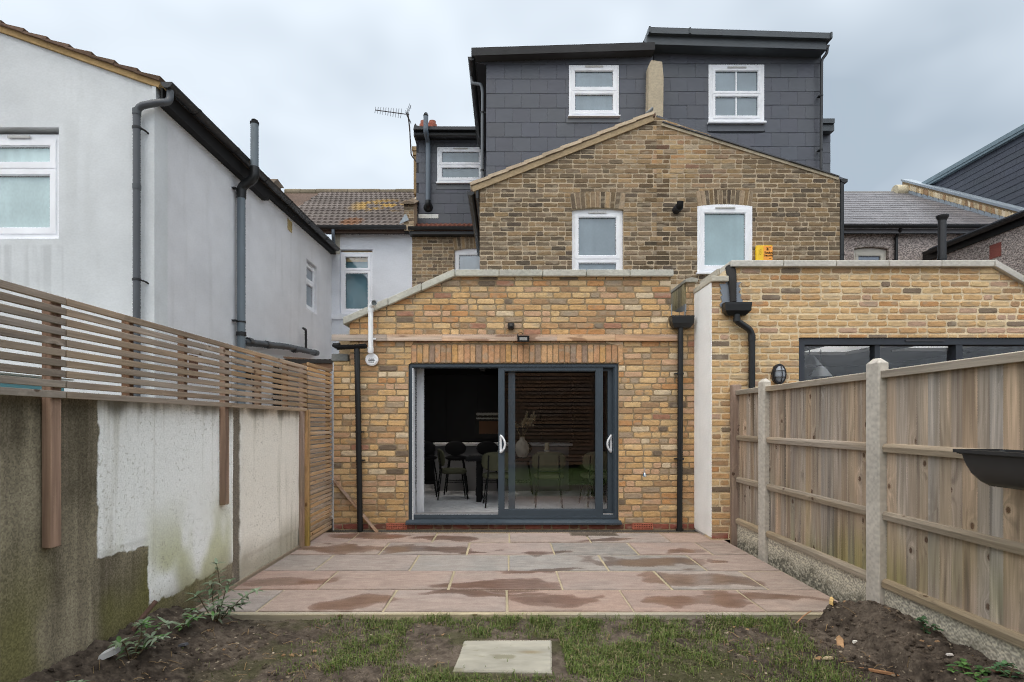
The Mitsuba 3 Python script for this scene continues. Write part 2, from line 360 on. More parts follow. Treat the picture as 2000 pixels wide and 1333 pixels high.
# ------------------------------------------------------------------ brickwork
def brick_outline(a0, a1, b0, b1, j):
    c = min(.012, (a1 - a0) * .2)
    pts = [(a0 + c, b0), ((a0 + a1) / 2 + R.uniform(-.03, .03), b0), (a1 - c, b0), (a1, b0 + c), (a1, b1 - c), (a1 - c, b1), ((a0 + a1) / 2 + R.uniform(-.03, .03), b1), (a0 + c, b1), (a0, b1 - c), (a0, b0 + c)]
    return [(x + R.uniform(-j, j), y + R.uniform(-j, j)) for x, y in pts]
def convex_pieces(g):
    for q in getattr(g, 'geoms', [g]):
        if q.geom_type == 'Polygon' and q.area > 4e-4:
            h = q.convex_hull
            if h.area > 1.25 * q.area: h = q.buffer(-.001).convex_hull
            yield np.array(h.exterior.coords)[:-1]
def lay_bricks(parent, region, Y, z0, z1, x0, x1, tone, seen, course=.0753, joint=.0145, perp=None, length=.226, header=.3, proud=.007, jit=.0032, name='brick', keep=300, shift=0.0, M=None):
    """Courses of single bricks over region (x, z); the keep largest of those seen are parts, the rest one part."""
    M = M or facing_y(Y); out = []; k = 0; z = z0
    while z < z1 - .02:
        x = x0 - (length * .5 if k % 2 else 0) + shift - R.uniform(0, .03)
        while x < x1:
            w = length if R.random() > header else length * .5
            w *= R.uniform(.97, 1.03)
            pj = perp or joint
            a0, a1, b0, b1 = x + pj / 2, x + w - pj / 2, z + joint / 2, z + course - joint / 2
            b = sbox(a0, b0, a1, b1)
            if region.intersects(b):
                full = region.contains(b.buffer(.004))
                shapes = [brick_outline(a0, a1, b0, b1, jit)] if full else list(convex_pieces(region.intersection(b)))
                for s in shapes:
                    ar = Polygon(s).area
                    out.append((ar if seen.intersects(Polygon(s)) else 0, prism(s, proud + R.uniform(-.004, .004), -.004, M, .005 if full else .003, .0015), tone((a0 + a1) / 2, (b0 + b1) / 2)))
            x += w
        z += course; k += 1
    emit(parent, name, out, BRICK, keep)
def emit(parent, name, out, mat, keep=300):
    out.sort(key=lambda o: -o[0]); done = _count.get(parent + '__' + name, 0)
    rest = MB()
    for i, (ar, m, c) in enumerate(out):
        if ar > 0 and done + i < keep: part(parent, name, m, mat, c)
        else: rest.add(m, c)
    if rest.n: part(parent, 'further_' + name + ('es' if name.endswith('s') else 's'), rest, mat, kind='stuff')
def palette(*items, ds=.22, bl=.14):
    cs = [lin(*c) for c, w in items]; ws = [w for c, w in items]; av = np.average(np.array(cs), 0, ws)
    def pick(k=1.0):
        c = np.array(R.choices(cs, ws)[0]) * R.uniform(.92, 1.09) * k; c = c * (1 - bl) + bl * av * k; c = c * (1 - ds) + ds * c.mean() * np.array([1.12, 1.0, .86]); return tuple(np.clip(c, .004, .9))
    return pick
EXT = palette(((204, 162, 100), 5), ((212, 176, 118), 4.5), ((200, 158, 120), 3), ((188, 144, 94), 3.5), ((162, 126, 88), 2), ((98, 88, 78), .9), ((160, 140, 114), 1.4), ((212, 192, 156), 1.2), ((164, 110, 86), .4), ((192, 134, 74), 1.4), ds=.21)
OLD = palette(((126, 104, 76), 4), ((140, 114, 78), 4), ((104, 90, 72), 4), ((88, 78, 67), 2), ((156, 126, 86), 1.8), ((134, 114, 90), 3), ((114, 97, 75), 4), ds=.25)
NEW = palette(((204, 162, 102), 5), ((196, 150, 92), 4), ((212, 178, 122), 4), ((172, 134, 94), 2), ((188, 150, 122), 1.4), ((124, 108, 92), .6), ((192, 134, 74), 1.2), ds=.24, bl=.08)
SOLD = palette(((194, 142, 96), 4), ((204, 156, 104), 4), ((176, 130, 88), 3), ((150, 126, 106), 1.2), ((96, 86, 78), .7), ((200, 150, 80), 2))
RED = palette(((150, 78, 62), 4), ((134, 70, 56), 3), ((116, 76, 60), 2))

# ------------------------------------------------------------------ general builders
def extr(poly, d0, d1, M):
    out = []
    for g in getattr(poly, 'geoms', [poly]):
        if g.is_empty: continue
        m = trimesh.creation.extrude_polygon(g, d1 - d0, engine='earcut'); v = np.array(m.vertices)
        out.append(TM(np.stack(M(v[:, 0], v[:, 1], d0 + v[:, 2]), 1), m.faces))
    return trimesh.util.concatenate(out)
def ring(a0, b0, a1, b1, w): return sbox(a0, b0, a1, b1).difference(sbox(a0 + w, b0 + w, a1 - w, b1 - w))
WHITE, FROST = (0.80, 0.81, 0.84), lin(128, 141, 150)
def window(parent, a0, b0, a1, b1, M, sashes, wf=.055, ws=.05, pane=FROST, pmat=None, sill=.05, vent=True, bars=False, arch=0.0, white=WHITE, back=True, name='window', label=None):
    """White plastic window: outer frame, a sash per (lower, upper) fraction, pane, trickle vent, sill. M(a, b, d): d is outwards."""
    w = part(parent, name, bx(0, 0.001, 0, 0.001, 0, 0.001), PLAS) if False else numbered(parent + '__' + name)
    if label: labels[w] = {'label': label}
    outer = ring(a0, b0, a1, b1, wf)
    if arch: outer = outer.union(Polygon([(a0, b1 - .01), (a1, b1 - .01)] + [(a1 + (a0 - a1) * t, b1 + arch * 4 * t * (1 - t)) for t in np.linspace(0, 1, 12)]))
    part(w, 'frame', extr(outer, -.06, 0, M), PLAS, white)
    ia0, ia1, ib0, ib1 = a0 + wf - .008, a1 - wf + .008, b0 + wf - .008, b1 - wf + .008
    H = ib1 - ib0
    for i, (s0, s1) in enumerate(sashes):
        c0, c1 = ib0 + H * s0 + (.004 if s0 > 0 else 0), ib0 + H * s1 - (.004 if s1 < 1 else 0)
        part(w, 'sash', [extr(ring(ia0, c0, ia1, c1, ws), -.05, .014, M), extr(ring(ia0 + ws - .001, c0 + ws - .001, ia1 - ws + .001, c1 - ws + .001, .011), -.04, .004, M)], PLAS, white)
        part(w, 'gasket', extr(ring(ia0 + ws + .009, c0 + ws + .009, ia1 - ws - .009, c1 - ws - .009, .007), -.026, -.022, M), MATT, (.06, .062, .065))
        part(w, 'pane', extr(sbox(ia0 + ws - .003, c0 + ws - .003, ia1 - ws + .003, c1 - ws + .003), -.034, -.026, M), pmat or PANE, pane)
        if bars:
            m = (ia0 + ia1) / 2; part(w, 'glazing_bar', extr(sbox(m - .011, c0 + ws, m + .011, c1 - ws), -.025, -.008, M), PLAS, white)
    if vent:
        m = (a0 + a1) / 2; L = min(.16, (a1 - a0) * .18)
        part(w, 'trickle_vent', extr(sbox(m - L, b1 - wf + .008, m + L, b1 - wf + .03), 0.014, .03, M), PLAS, (.45, .44, .42))
    if sill: part(w, 'sill', extr(sbox(a0 - .02, b0 - sill, a1 + .02, b0 - .001), -.06, .05, M), PLAS, white)
    return w
DARK = (0.006, 0.006, 0.007)
SLC = lin(80, 83, 91)
def lay_slates(parent, region, M, b0, b1, a0, a1, w, ex, shift, seen=None, col=SLC, name='slate', keep=300, gap=.003, tilt=.0065, kind=None):
    out = []; k = 0; b = b1
    while b > b0:
        a = a0 - w + shift + (w / 2 if k % 2 else 0)
        while a < a1:
            q = sbox(a + gap / 2, b - ex + .001, a + w - gap / 2, b)
            if region.intersects(q):
                g = region.intersection(q)
                for s in convex_pieces(g):
                    t = R.uniform(-.0012, .0012)
                    m = prism(s, .007 + t, -.003, M, 0, .0008, lambda z, b=b: tilt * (b - z) / ex)
                    c = np.array(col) * R.uniform(.95, 1.05) * np.array([1, R.uniform(.985, 1.01), R.uniform(.97, 1.03)])
                    P = Polygon(s); out.append((P.area if seen is None or seen.intersects(P) else 0, m, tuple(c)))
            a += w
        b -= ex; k += 1
    if kind:
        mb = MB()
        for _, m, c in out: mb.add(m, c)
        part(parent, name + 's', mb, SLATE, kind='stuff'); return
    emit(parent, name, out, SLATE, keep)
def pipe_brackets(parent, pts, r, mat, col):
    for (x, y, z), (dx, dy) in pts:
        part(parent, 'bracket', [cyl((x, y, z - .012), (x, y, z + .012), r + .008, 14), bx(min(x, x + dx) - .01, max(x, x + dx) + .01, min(y, y + dy) - .01, max(y, y + dy) + .01, z - .008, z + .008)], mat, col)
BLK, GREYP, IRON = (0.012, 0.0125, 0.014), lin(96, 106, 116), (0.035, 0.036, 0.038)

# ------------------------------------------------------------------ my house's brick extension: front at y = 7.3
YE = 7.3
ex = lambda u: X(u, YE)
ez = lambda v: Z(v, YE)
E = thing('brick_extension', 'single storey brick extension with dark grey sliding door and sloping grey coping, in the centre', 'extension')
SL0, SL1 = (-1.987, 2.54), (-0.603, 3.137)            # underside of the sloping coping
shape = Polygon([(-2.114, 0.0), (2.362, 0.0), (2.362, 3.07), (2.254, 3.07), (2.254, 2.70), (2.063, 2.70), (2.063, 3.137), SL1, (-1.917, SL0[1] + .07 * .431), (-1.917, 2.09), (-2.114, 2.09)])
DX0, DX1, DZ0, DZ1 = ex(798), ex(1208), ez(1022), ez(710)
door = sbox(DX0, DZ0, DX1, DZ1)
head = sbox(ex(803), DZ1, ex(1215), ez(670))
MORT = lin(146, 128, 100)
wall = part(E, 'wall', extr(shape.difference(door), -.24, 0, facing_y(YE)), MAS, MORT)
seenE = unary_union([sbox(-2.2, -.02, 2.4, 3.2)]).difference(sbox(-2.13, 2.335, 2.127, 2.425)).difference(sbox(2.03, 2.5, 2.33, 2.72))
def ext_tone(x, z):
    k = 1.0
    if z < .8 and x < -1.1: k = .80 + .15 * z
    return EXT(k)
airs = [sbox(ex(755), ez(1034.5), ex(795), ez(1022.5)), sbox(ex(1235), ez(1034.5), ex(1275), ez(1022.5))]
top = shape.difference(sbox(-3, -1, 3, .086)).difference(door.buffer(.004, join_style=2)).difference(head)
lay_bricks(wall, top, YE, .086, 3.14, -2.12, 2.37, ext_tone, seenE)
plinth = sbox(-2.114, 0.008, 2.362, .086).difference(unary_union(airs))
lay_bricks(wall, plinth, YE, .008, .085, -2.12, 2.37, lambda x, z: RED(), seenE, course=.077, name='plinth_brick')
out, x = [], ex(803) + .006
while x < ex(1215) - .05:
    w = R.uniform(.068, .078)
    pts = brick_outline(x, x + w - .010, DZ1 + .006, DZ1 + .228 + R.uniform(-.006, .006), .003)
    out.append((1, prism(pts, .013 + R.uniform(-.003, .003), -.004, facing_y(YE), .005, .0015), SOLD())); x += w
emit(wall, 'soldier_brick', out, BRICK)
for a in airs:
    x0, z0, x1, z1 = a.bounds; g = a
    for i in range(11):
        for j in range(3):
            cx, cz = x0 + .02 + i * (x1 - x0 - .04) / 10, z0 + .017 + j * (z1 - z0 - .034) / 2
            g = g.difference(sbox(cx - .006, cz - .006, cx + .006, cz + .006))
    part(E, 'air_brick', extr(g, -.01, .014, facing_y(YE)), MAS, lin(176, 104, 84))
    part(E, 'air_brick_back', bx(x0, x1, YE - .003, YE + .004, z0, z1), MATT, DARK)
COP = lin(186, 184, 172, .95)
def coping_run(parent, pts2, y0, y1, th, n, col=COP):
    (xa, za), (xb, zb) = pts2
    for i in range(n):
        t0, t1 = i / n, (i + 1) / n; L = math.hypot(xb - xa, zb - za); g = .004 / L
        t0 += g; t1 -= g
        p, q = (xa + (xb - xa) * t0, za + (zb - za) * t0), (xa + (xb - xa) * t1, za + (zb - za) * t1)
        pts = [(x, y, z) for x, z in (p, q, (q[0], q[1] + th), (p[0], p[1] + th)) for y in (y0, y1)]
        c = .006; inset = []
        for (x, z), (sx, sz) in ((p, (1, 1)), (q, (-1, 1)), ((q[0], q[1] + th), (-1, -1)), ((p[0], p[1] + th), (1, -1))):
            inset += [(x + sx * c, y0, z + sz * c), (x + sx * c, y1, z + sz * c), (x, y0 + c, z + sz * c), (x, y1 - c, z + sz * c), (x + sx * c, y0 + c, z), (x + sx * c, y1 - c, z)]
        part(parent, 'coping_stone', hull(inset), MAS, tuple(np.array(col) * R.uniform(.92, 1.06)))
coping_run(E, (SL0, (-1.43, SL0[1] + .557 * .431)), 7.235, 7.62, .088, 1)
coping_run(E, ((-1.43, SL0[1] + .557 * .431), (SL1[0] - .008, SL1[1])), 7.235, 7.62, .088, 2)
coping_run(E, ((SL1[0], SL1[1]), (ex(1313.5), SL1[1])), 7.235, 7.62, .078, 5)
part(E, 'kneeler', bx(-2.135, -1.935, 7.27, 7.6, ez(706), ez(692), .006), MAS, lin(120, 122, 118))
part(E, 'corner_bead', bx(-2.122, -2.114, 7.285, 7.31, 0, 2.08), PLAS, (.6, .62, .64))
# low party parapet at the right: its left face boarded, lead under it
part(E, 'parapet', bx(2.256, 2.362, YE + .25, 8.9, 2.2, 3.07), MAS, MORT)
part(E, 'parapet_cap', hull([(x, y, z) for y in (7.25, 8.9) for x, z in ((2.235, 3.07), (2.385, 3.07), (2.235, 3.105), (2.31, 3.125), (2.385, 3.11))]), MAS, lin(150, 148, 138))
part(E, 'parapet_board', bx(2.243, 2.256, YE + .02, 8.9, 2.80, 3.065), WZ, lin(150, 140, 108))
part(E, 'lead_flashing', [bx(2.236, 2.250, YE - .02, 8.8, 2.70, 2.80), bx(2.228, 2.240, YE - .02, 8.8, 2.64, 2.715), bx(2.065, 2.075, YE - .015, 8.0, 2.66, 2.80)], PLAS, lin(128, 134, 140))
# rear of the extension: side walls, flat roof, side-return roof with a roof light
part(E, 'flat_roof', [bx(-.45, 2.06, 7.54, 9.2, 2.86, 2.95), bx(2.06, 2.25, 7.54, 9.2, 2.6, 2.66)], MATT, (.05, .05, .055))
part(E, 'flank_wall', bx(-2.114, -1.90, 7.54, 12.9, 0, 2.40), MAS, MORT)
part(E, 'flank_wall', bx(2.10, 2.34, 7.54, 12.7, 0, 2.6), MAS, MORT)
def sloped(x0, x1, y0, y1, z0, z1, th): return hull([(x, y, z + t) for x, z in ((x0, z0), (x1, z1)) for y in (y0, y1) for t in (0, th)])
rl = [(-2.0, -1.55, 7.54, 12.9), (-.85, -.42, 7.54, 12.9), (-1.55, -.85, 7.54, 9.2), (-1.55, -.85, 10.9, 12.9)]
rz = lambda x: 2.38 + (x + 2.0) * .40
part(E, 'return_roof', [sloped(a, b, c, d, rz(a), rz(b), .12) for a, b, c, d in rl], MATT, (.55, .55, .54))
part(E, 'roof_light', [sloped(-1.55, -.85, 9.2, 10.9, rz(-1.55) + .13, rz(-.85) + .13, .006)], GLASS)
# interior shell
FL = .06
part(E, 'floor', bx(-1.9, 2.1, 7.54, 12.7, FL - .05, FL), PAVE if False else MAS, lin(205, 204, 203))
part(E, 'floor_strip', bx(DX0, DX1, YE + .02, 7.54, FL - .06, FL - .004), MAS, lin(200, 199, 197))
part(E, 'interior_wall', [bx(-1.895, -1.88, 7.56, 12.7, FL, 2.45), bx(2.085, 2.098, 7.56, 12.7, FL, 2.45), bx(-1.88, DX0 - .02, 7.545, 7.56, FL, 2.6), bx(DX1 + .02, 2.085, 7.545, 7.56, FL, 2.45), bx(-1.88, 2.085, 7.545, 7.56, DZ1 + .02, 2.45)], MATT, lin(140, 138, 134))
part(E, 'interior_wall', bx(-1.88, 2.085, 12.62, 12.7, FL, 3.1), MATT, lin(90, 88, 86))
part(E, 'ceiling', bx(-.42, 2.085, 7.56, 12.7, 2.45, 2.5), MATT, lin(150, 148, 145))
part(E, 'ceiling_beam', bx(-.50, -.40, 7.56, 12.7, 2.40, 3.02), MATT, lin(140, 138, 135))

# the sliding door
D = numbered(E + '__sliding_door'); labels[D] = {'label': 'dark grey sliding patio door, left half open'}
ANT = lin(58, 68, 77)
M73 = facing_y(YE)
fr = sbox(DX0, DZ0, DX1, DZ1).difference(sbox(DX0 + .055, DZ0 + .095, DX1 - .055, DZ1 - .05))
part(D, 'frame', [extr(fr, -.17, -.025, M73), extr(ring(DX0 + .02, DZ0 + .05, DX1 - .02, DZ1 - .02, .022), -.03, -.012, M73)], PLAS, ANT)
part(D, 'track', [bx(DX0 + .055, DX1 - .055, YE + .06, YE + .064, DZ0 + .095, DZ0 + .112), bx(DX0 + .055, DX1 - .055, YE + .12, YE + .124, DZ0 + .095, DZ0 + .112)], METAL)
part(D, 'sill', hull([(x, y, z) for x in (DX0 - .03, DX1 + .03) for y, z in ((YE - .06, DZ0 - .012), (YE - .06, DZ0 + .012), (YE + .03, DZ0 + .05), (YE + .03, DZ0 - .012))]), PLAS, ANT)
px0, px1, pz0, pz1 = ex(973), ex(1178.5), ez(1011), ez(712)
w = .062
panel = sbox(px0, pz0, px1, pz1).difference(sbox(px0 + .072, pz0 + .085, px1 - .085, pz1 - .075))
part(D, 'door_panel', [extr(panel, -.085, -.03, M73), extr(ring(px0 + .068, pz0 + .081, px1 - .081, pz1 - .071, .012), -.075, -.038, M73)], PLAS, ANT)
part(D, 'pane', extr(sbox(px0 + .07, pz0 + .08, px1 - .08, pz1 - .07), -.062, -.0615, M73), GLASS)
qx0, qx1 = ex(993), ex(1201)
panel2 = sbox(qx0, pz0, qx1, pz1).difference(sbox(qx0 + .085, pz0 + .085, qx1 - .07, pz1 - .075))
part(D, 'door_panel', extr(panel2, -.155, -.10, M73), PLAS, ANT)
part(D, 'pane', extr(sbox(qx0 + .08, pz0 + .08, qx1 - .065, pz1 - .07), -.132, -.1315, M73), GLASS)
def d_handle(cx, cz, yf, side):
    pts = [(cx, yf, cz - .105), (cx + side * .012, yf - .035, cz - .095), (cx + side * .045, yf - .05, cz - .05), (cx + side * .055, yf - .052, cz), (cx + side * .045, yf - .05, cz + .05), (cx + side * .012, yf - .035, cz + .095), (cx, yf, cz + .105)]
    return [tube(fillet(pts, .03, 4), .0125, 10), bx(cx - .014, cx + .014, yf - .012, yf + .002, cz - .11, cz + .11, .004)]
part(D, 'handle', d_handle(px0 + .032, ez(868), YE + .03, 1), PLAS, (.72, .73, .75), 40)
part(D, 'handle', d_handle(qx1 - .032, ez(868), YE + .10, -1), PLAS, (.72, .73, .75), 40)
part(D, 'jamb_lining', [bx(DX0 + .06, DX0 + .15, 7.56, 7.62, FL, 2.05), bx(DX0 + .045, DX0 + .058, 7.30, 7.47, FL + .05, DZ1 - .06)], MATT, lin(200, 202, 206))

# ------------------------------------------------------------------ the neighbours' yellow brick extension on the right: front at y = 6.7
YN = 6.7
nx = lambda u: X(u, YN)
nz = lambda v: Z(v, YN)
N = thing('brick_extension', 'bright yellow brick extension with wide black framed window, behind the right hand fence', 'extension')
shapeN = Polygon([(nx(1390), 0), (7.2, 0), (7.2, 2.16), (nx(1935), nz(523)), (nx(1424), nz(523)), (nx(1424), nz(552)), (nx(1390), nz(552))])
winN = sbox(nx(1560), .06, 6.3, nz(660))
MORTN = lin(214, 196, 162)
wallN = part(N, 'wall', extr(shapeN.difference(winN), -.24, 0, facing_y(YN)), MAS, MORTN)
seenN = unary_union([sbox(nx(1385), nz(770), nx(1600), 3.2), sbox(nx(1385), -.02, nx(1445), 2), sbox(nx(1420), nz(760), 5.95, 3.2)])
lay_bricks(wallN, shapeN.difference(winN).difference(sbox(0, -1, 9, .086)).difference(sbox(nx(1640), -1, 9, .9)), YN, .086, 3.12, nx(1390), 6.6, lambda x, z: NEW(), seenN, joint=.020, perp=.016, header=.2)
lay_bricks(wallN, sbox(nx(1390), .008, nx(1460), .086), YN, .008, .085, nx(1390), nx(1460), lambda x, z: RED(), seenN, course=.077, name='plinth_brick')
part(N, 'party_wall', bx(2.362, 2.56, YN + .24, 12.6, 0, 2.92), REND, lin(196, 194, 190))
part(N, 'party_render', bx(2.350, 2.3593, YN - .004, YN + .592, 0.03, 2.925), REND, (.88, .875, .86))
coping_run(N, ((nx(1388) - .01, nz(552)), (nx(1421), nz(552))), YN - .055, YN + .36, .062, 1, lin(186, 180, 164))
coping_run(N, ((nx(1388) - .01, nz(552)), (nx(1421), nz(552))), YN + .37, YN + .98, .062, 1, lin(186, 180, 164))
coping_run(N, ((nx(1424), nz(523.5)), (nx(1935), nz(523.5))), YN - .06, YN + .30, .072, 5, lin(190, 186, 176))
coping_run(N, ((nx(1935) + .006, nz(523.5)), (7.2, 2.16)), YN - .06, YN + .30, .08, 3, lin(190, 186, 176))
part(N, 'coping_return', hull([(x, y, z) for x in (nx(1424) - .02, nx(1424) + .2) for y in (YN + .31, YN + .95) for z in (nz(523.5), nz(523.5) + .07)]), MAS, lin(180, 174, 160))
part(N, 'parapet_return', bx(nx(1425), nx(1425) + .2, YN + .24, 9.0, 2.2, nz(524)), MAS, MORTN)
WN = numbered(N + '__window'); labels[WN] = {'label': 'wide dark grey framed glazing cut off by the fence'}
BLU = lin(48, 52, 59)
MN = facing_y(YN)
fx0, fx1, fz1 = nx(1560) + .002, 6.298, nz(660) - .002
part(WN, 'frame', [extr(ring(fx0, .062, fx1, fz1, .075), -.16, -.02, MN), extr(sbox(nx(1714), .13, nx(1724), fz1 - .07), -.15, -.05, MN), extr(sbox(nx(1871), .13, nx(1884), fz1 - .07), -.15, -.03, MN)], PLAS, BLU)
part(WN, 'pane', extr(sbox(fx0 + .07, .13, fx1 - .07, fz1 - .07), -.10, -.0995, MN), GLASS)
part(WN, 'trickle_vent', bx(nx(1770), nx(1846), YN + .005, YN + .02, fz1 - .04, fz1 - .022), PLAS, (.05, .05, .055))
# the dark room behind it, roof lights in its ceiling
CH = 2.40
holes = [(4.5, 5.4, 7.7, 9.3), (5.75, 6.6, 7.5, 8.8)]
ceil = sbox(2.6, YN + .25, 7.0, 11.2)
for a, b, c, d in holes: ceil = ceil.difference(sbox(a, c, b, d))
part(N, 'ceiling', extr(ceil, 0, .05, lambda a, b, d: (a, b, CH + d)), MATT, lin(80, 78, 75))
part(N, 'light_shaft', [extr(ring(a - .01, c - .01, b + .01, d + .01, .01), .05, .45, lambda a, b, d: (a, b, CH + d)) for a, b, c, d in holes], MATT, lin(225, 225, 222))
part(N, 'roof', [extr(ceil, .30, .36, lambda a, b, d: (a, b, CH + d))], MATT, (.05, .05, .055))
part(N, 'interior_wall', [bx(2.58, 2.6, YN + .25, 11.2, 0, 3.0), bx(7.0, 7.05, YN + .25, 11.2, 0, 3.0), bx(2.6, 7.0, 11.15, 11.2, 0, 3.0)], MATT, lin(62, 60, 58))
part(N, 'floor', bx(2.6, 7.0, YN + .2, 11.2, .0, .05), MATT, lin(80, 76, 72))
for i, (x, y, z) in enumerate(((4.25, 8.2, 2.12), (4.62, 8.6, 2.0))):
    p = thing('pendant_lamp', ('grey pendant lamp left of two behind the black framed window', 'grey pendant lamp right of two behind the black framed window')[i], 'lamp')
    part(p, 'lamp_shade', lathe([(.02, .16), (.06, .14), (.16, 0), (.15, 0), (.05, .13), (.02, .15)], 20, (x, y, z)), PLAS, lin(120, 124, 126), 40)
    part(p, 'cable', cyl((x, y, z + .15), (x, y, CH), .006, 6), PLAS, BLK)
# lead apron, felt overflow sleeve, hopper and pipe
part(N, 'lead_apron', extr(Polygon([(nx(a), nz(b)) for a, b in ((1404, 556), (1408, 566), (1405, 568), (1410, 578), (1406, 580), (1410, 590), (1404, 596), (1407, 601), (1452, 598), (1447, 592), (1450, 589), (1444, 582), (1447, 577), (1441, 572), (1446, 566), (1440, 560), (1447, 552), (1436, 553), (1430, 545), (1418, 545), (1416, 556))][::-1]), .013, .019, MN), PLAS, lin(120, 128, 136))
sl = [(nx(1427), YN + .03, nz(522)), (nx(1428), YN - .03, nz(545)), (nx(1428), YN - .05, nz(565)), (nx(1429), YN - .055, nz(592))]
m = tube(fillet(sl, .1, 4), .057, 14, r2=.036); m.vertices[:, 1] = YN - .03 + (m.vertices[:, 1] - (YN - .03)) * .75
part(N, 'felt_sleeve', m, MATT, (.035, .034, .033), 50)
def hopper(parent, x0, x1, y0, y1, z0, z1, k, col=BLK):
    P = lambda g, z: [(x0 + g, y0 + g, z), (x1 - g, y0 + g, z), (x1 - g, y1, z), (x0 + g, y1, z)]
    outer = hull(P(0, z1) + P(0, z1 - .02) + P(.006, z0 + .35 * (z1 - z0)) + P(k, z0))
    inner = hull([(x0 + .012, y0 + .012, z1 - .004), (x1 - .012, y0 + .012, z1 - .004), (x1 - .012, y1 - .012, z1 - .004), (x0 + .012, y1 - .012, z1 - .004), (x0 + .012, y0 + .012, z1 + .002), (x1 - .012, y1 - .012, z1 + .002)])
    part(parent, 'hopper', [outer], PLAS, col)
HR = thing('rain_hopper', 'black hopper and bent black downpipe on the yellow extension beside the lead apron', 'downpipe')
hopper(HR, nx(1408), nx(1459.5), YN - .13, YN - .02, nz(619), nz(595), .05)
pts = [(nx(1434), YN - .075, nz(617)), (nx(1434), YN - .075, nz(630)), (nx(1464), YN - .06, nz(648)), (nx(1464), YN - .06, .02)]
part(HR, 'pipe', tube(fillet(pts, .07, 6), .036, 14), PLAS, BLK, 50)
part(HR, 'collar', [cyl((nx(1434), YN - .075, nz(631)), (nx(1434), YN - .075, nz(624)), .042, 14), cyl((nx(1464), YN - .06, nz(668)), (nx(1464), YN - .06, nz(656)), .041, 14)], PLAS, BLK, 40)

# ------------------------------------------------------------------ the paired outrigger of the two brick houses: gable at y = 9.2
YO = 9.2
ox = lambda u: X(u, YO)
oz = lambda v: Z(v, YO)
XC, XL, XR = 2.38, ox(937), ox(1640)
H1 = thing('brick_house', 'brown brick terraced house with left half of the gable and slate hung dormer', 'house')
H2 = thing('brick_house', 'brown brick terraced house with right half of the gable, tall sash dormer above', 'house')
GL, GR = [(XL, oz(372)), (XC, oz(229))], [(XC, oz(229)), (XR, oz(351))]
MO = facing_y(YO)
MORTO = lin(180, 164, 138)
def arch_poly(x0, x1, zs, rise, th, flare=.04):
    b = [(x0 + (x1 - x0) * t, zs + rise * 4 * t * (1 - t)) for t in np.linspace(0, 1, 13)]
    t_ = [(x0 - flare + (x1 - x0 + 2 * flare) * t, zs + th + rise * 4 * t * (1 - t)) for t in np.linspace(0, 1, 13)]
    return b, t_
def voussoirs(parent, b, t_, Y, n, tone):
    B_, T_ = np.array(b), np.array(t_); out = []
    at = lambda A, t: np.array([np.interp(t, np.linspace(0, 1, len(A)), A[:, 0]), np.interp(t, np.linspace(0, 1, len(A)), A[:, 1])])
    for i in range(n):
        t0, t1 = (i + .13) / n, (i + .87) / n
        pts = [at(B_, t0), at(B_, t1), at(T_, t1), at(T_, t0)]
        out.append((1, prism([(p[0] + R.uniform(-.003, .003), p[1] + R.uniform(-.004, .004)) for p in pts], .012 + R.uniform(-.003, .003), -.004, facing_y(Y), .004, .001), tone()))
    emit(parent, 'arch_brick', out, BRICK)
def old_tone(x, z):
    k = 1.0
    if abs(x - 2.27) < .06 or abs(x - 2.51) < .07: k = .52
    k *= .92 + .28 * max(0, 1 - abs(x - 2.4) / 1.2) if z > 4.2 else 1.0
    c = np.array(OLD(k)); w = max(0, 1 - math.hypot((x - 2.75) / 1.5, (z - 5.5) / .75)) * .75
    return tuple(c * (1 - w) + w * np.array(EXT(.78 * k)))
wins = {}
for H, x0, x1, gx, ws, zs in ((H1, XL, XC, GL, (ox(1117), 3.45, ox(1218), oz(410)), 5.0), (H2, XC, XR, GR, (ox(1363), oz(537), ox(1467), oz(404)), 5.0)):
    a0, b0, a1, b1 = ws
    bb, tt = arch_poly(a0, a1, b1, .03, oz(376) - oz(407) if H == H1 else oz(371) - oz(400))
    opening = Polygon([(a0, b0), (a1, b0)] + bb[::-1])
    band = Polygon(bb + tt[::-1])
    g = Polygon([(x0, 3.02), (x1, 3.02)] + gx[::-1]).difference(opening)
    w_ = part(H, 'gable_wall', extr(g, -.22, 0, MO), MAS, MORTO)
    reg = g.difference(band).difference(sbox(-1, -1, 7, 3.5))
    seen = sbox(-1, oz(531), ox(1313), 7).union(sbox(ox(1313), oz(575), ox(1425), 7)).union(sbox(ox(1425), oz(512), 7, 7))
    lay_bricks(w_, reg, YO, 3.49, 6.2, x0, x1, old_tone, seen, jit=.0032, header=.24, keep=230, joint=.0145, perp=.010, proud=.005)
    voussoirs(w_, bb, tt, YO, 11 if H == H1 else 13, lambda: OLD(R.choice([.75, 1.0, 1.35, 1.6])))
    if H == H1:
        window(H, a0 + .005, b0, a1 - .005, b1, facing_y(YO + .05), [(0, .36), (.36, 1)], arch=.026, sill=0)
        part(H, 'reveal_lining', bx(a0, a1, YO + .12, YO + .13, b0, b1 + .04), MATT, WHITE)
    else: window(H, a0 - .012, b0 + .03, a1 + .012, b1, facing_y(YO - .012), [(0, 1)], wf=.05, ws=.06, arch=.03, sill=.03, pane=lin(150, 172, 178))
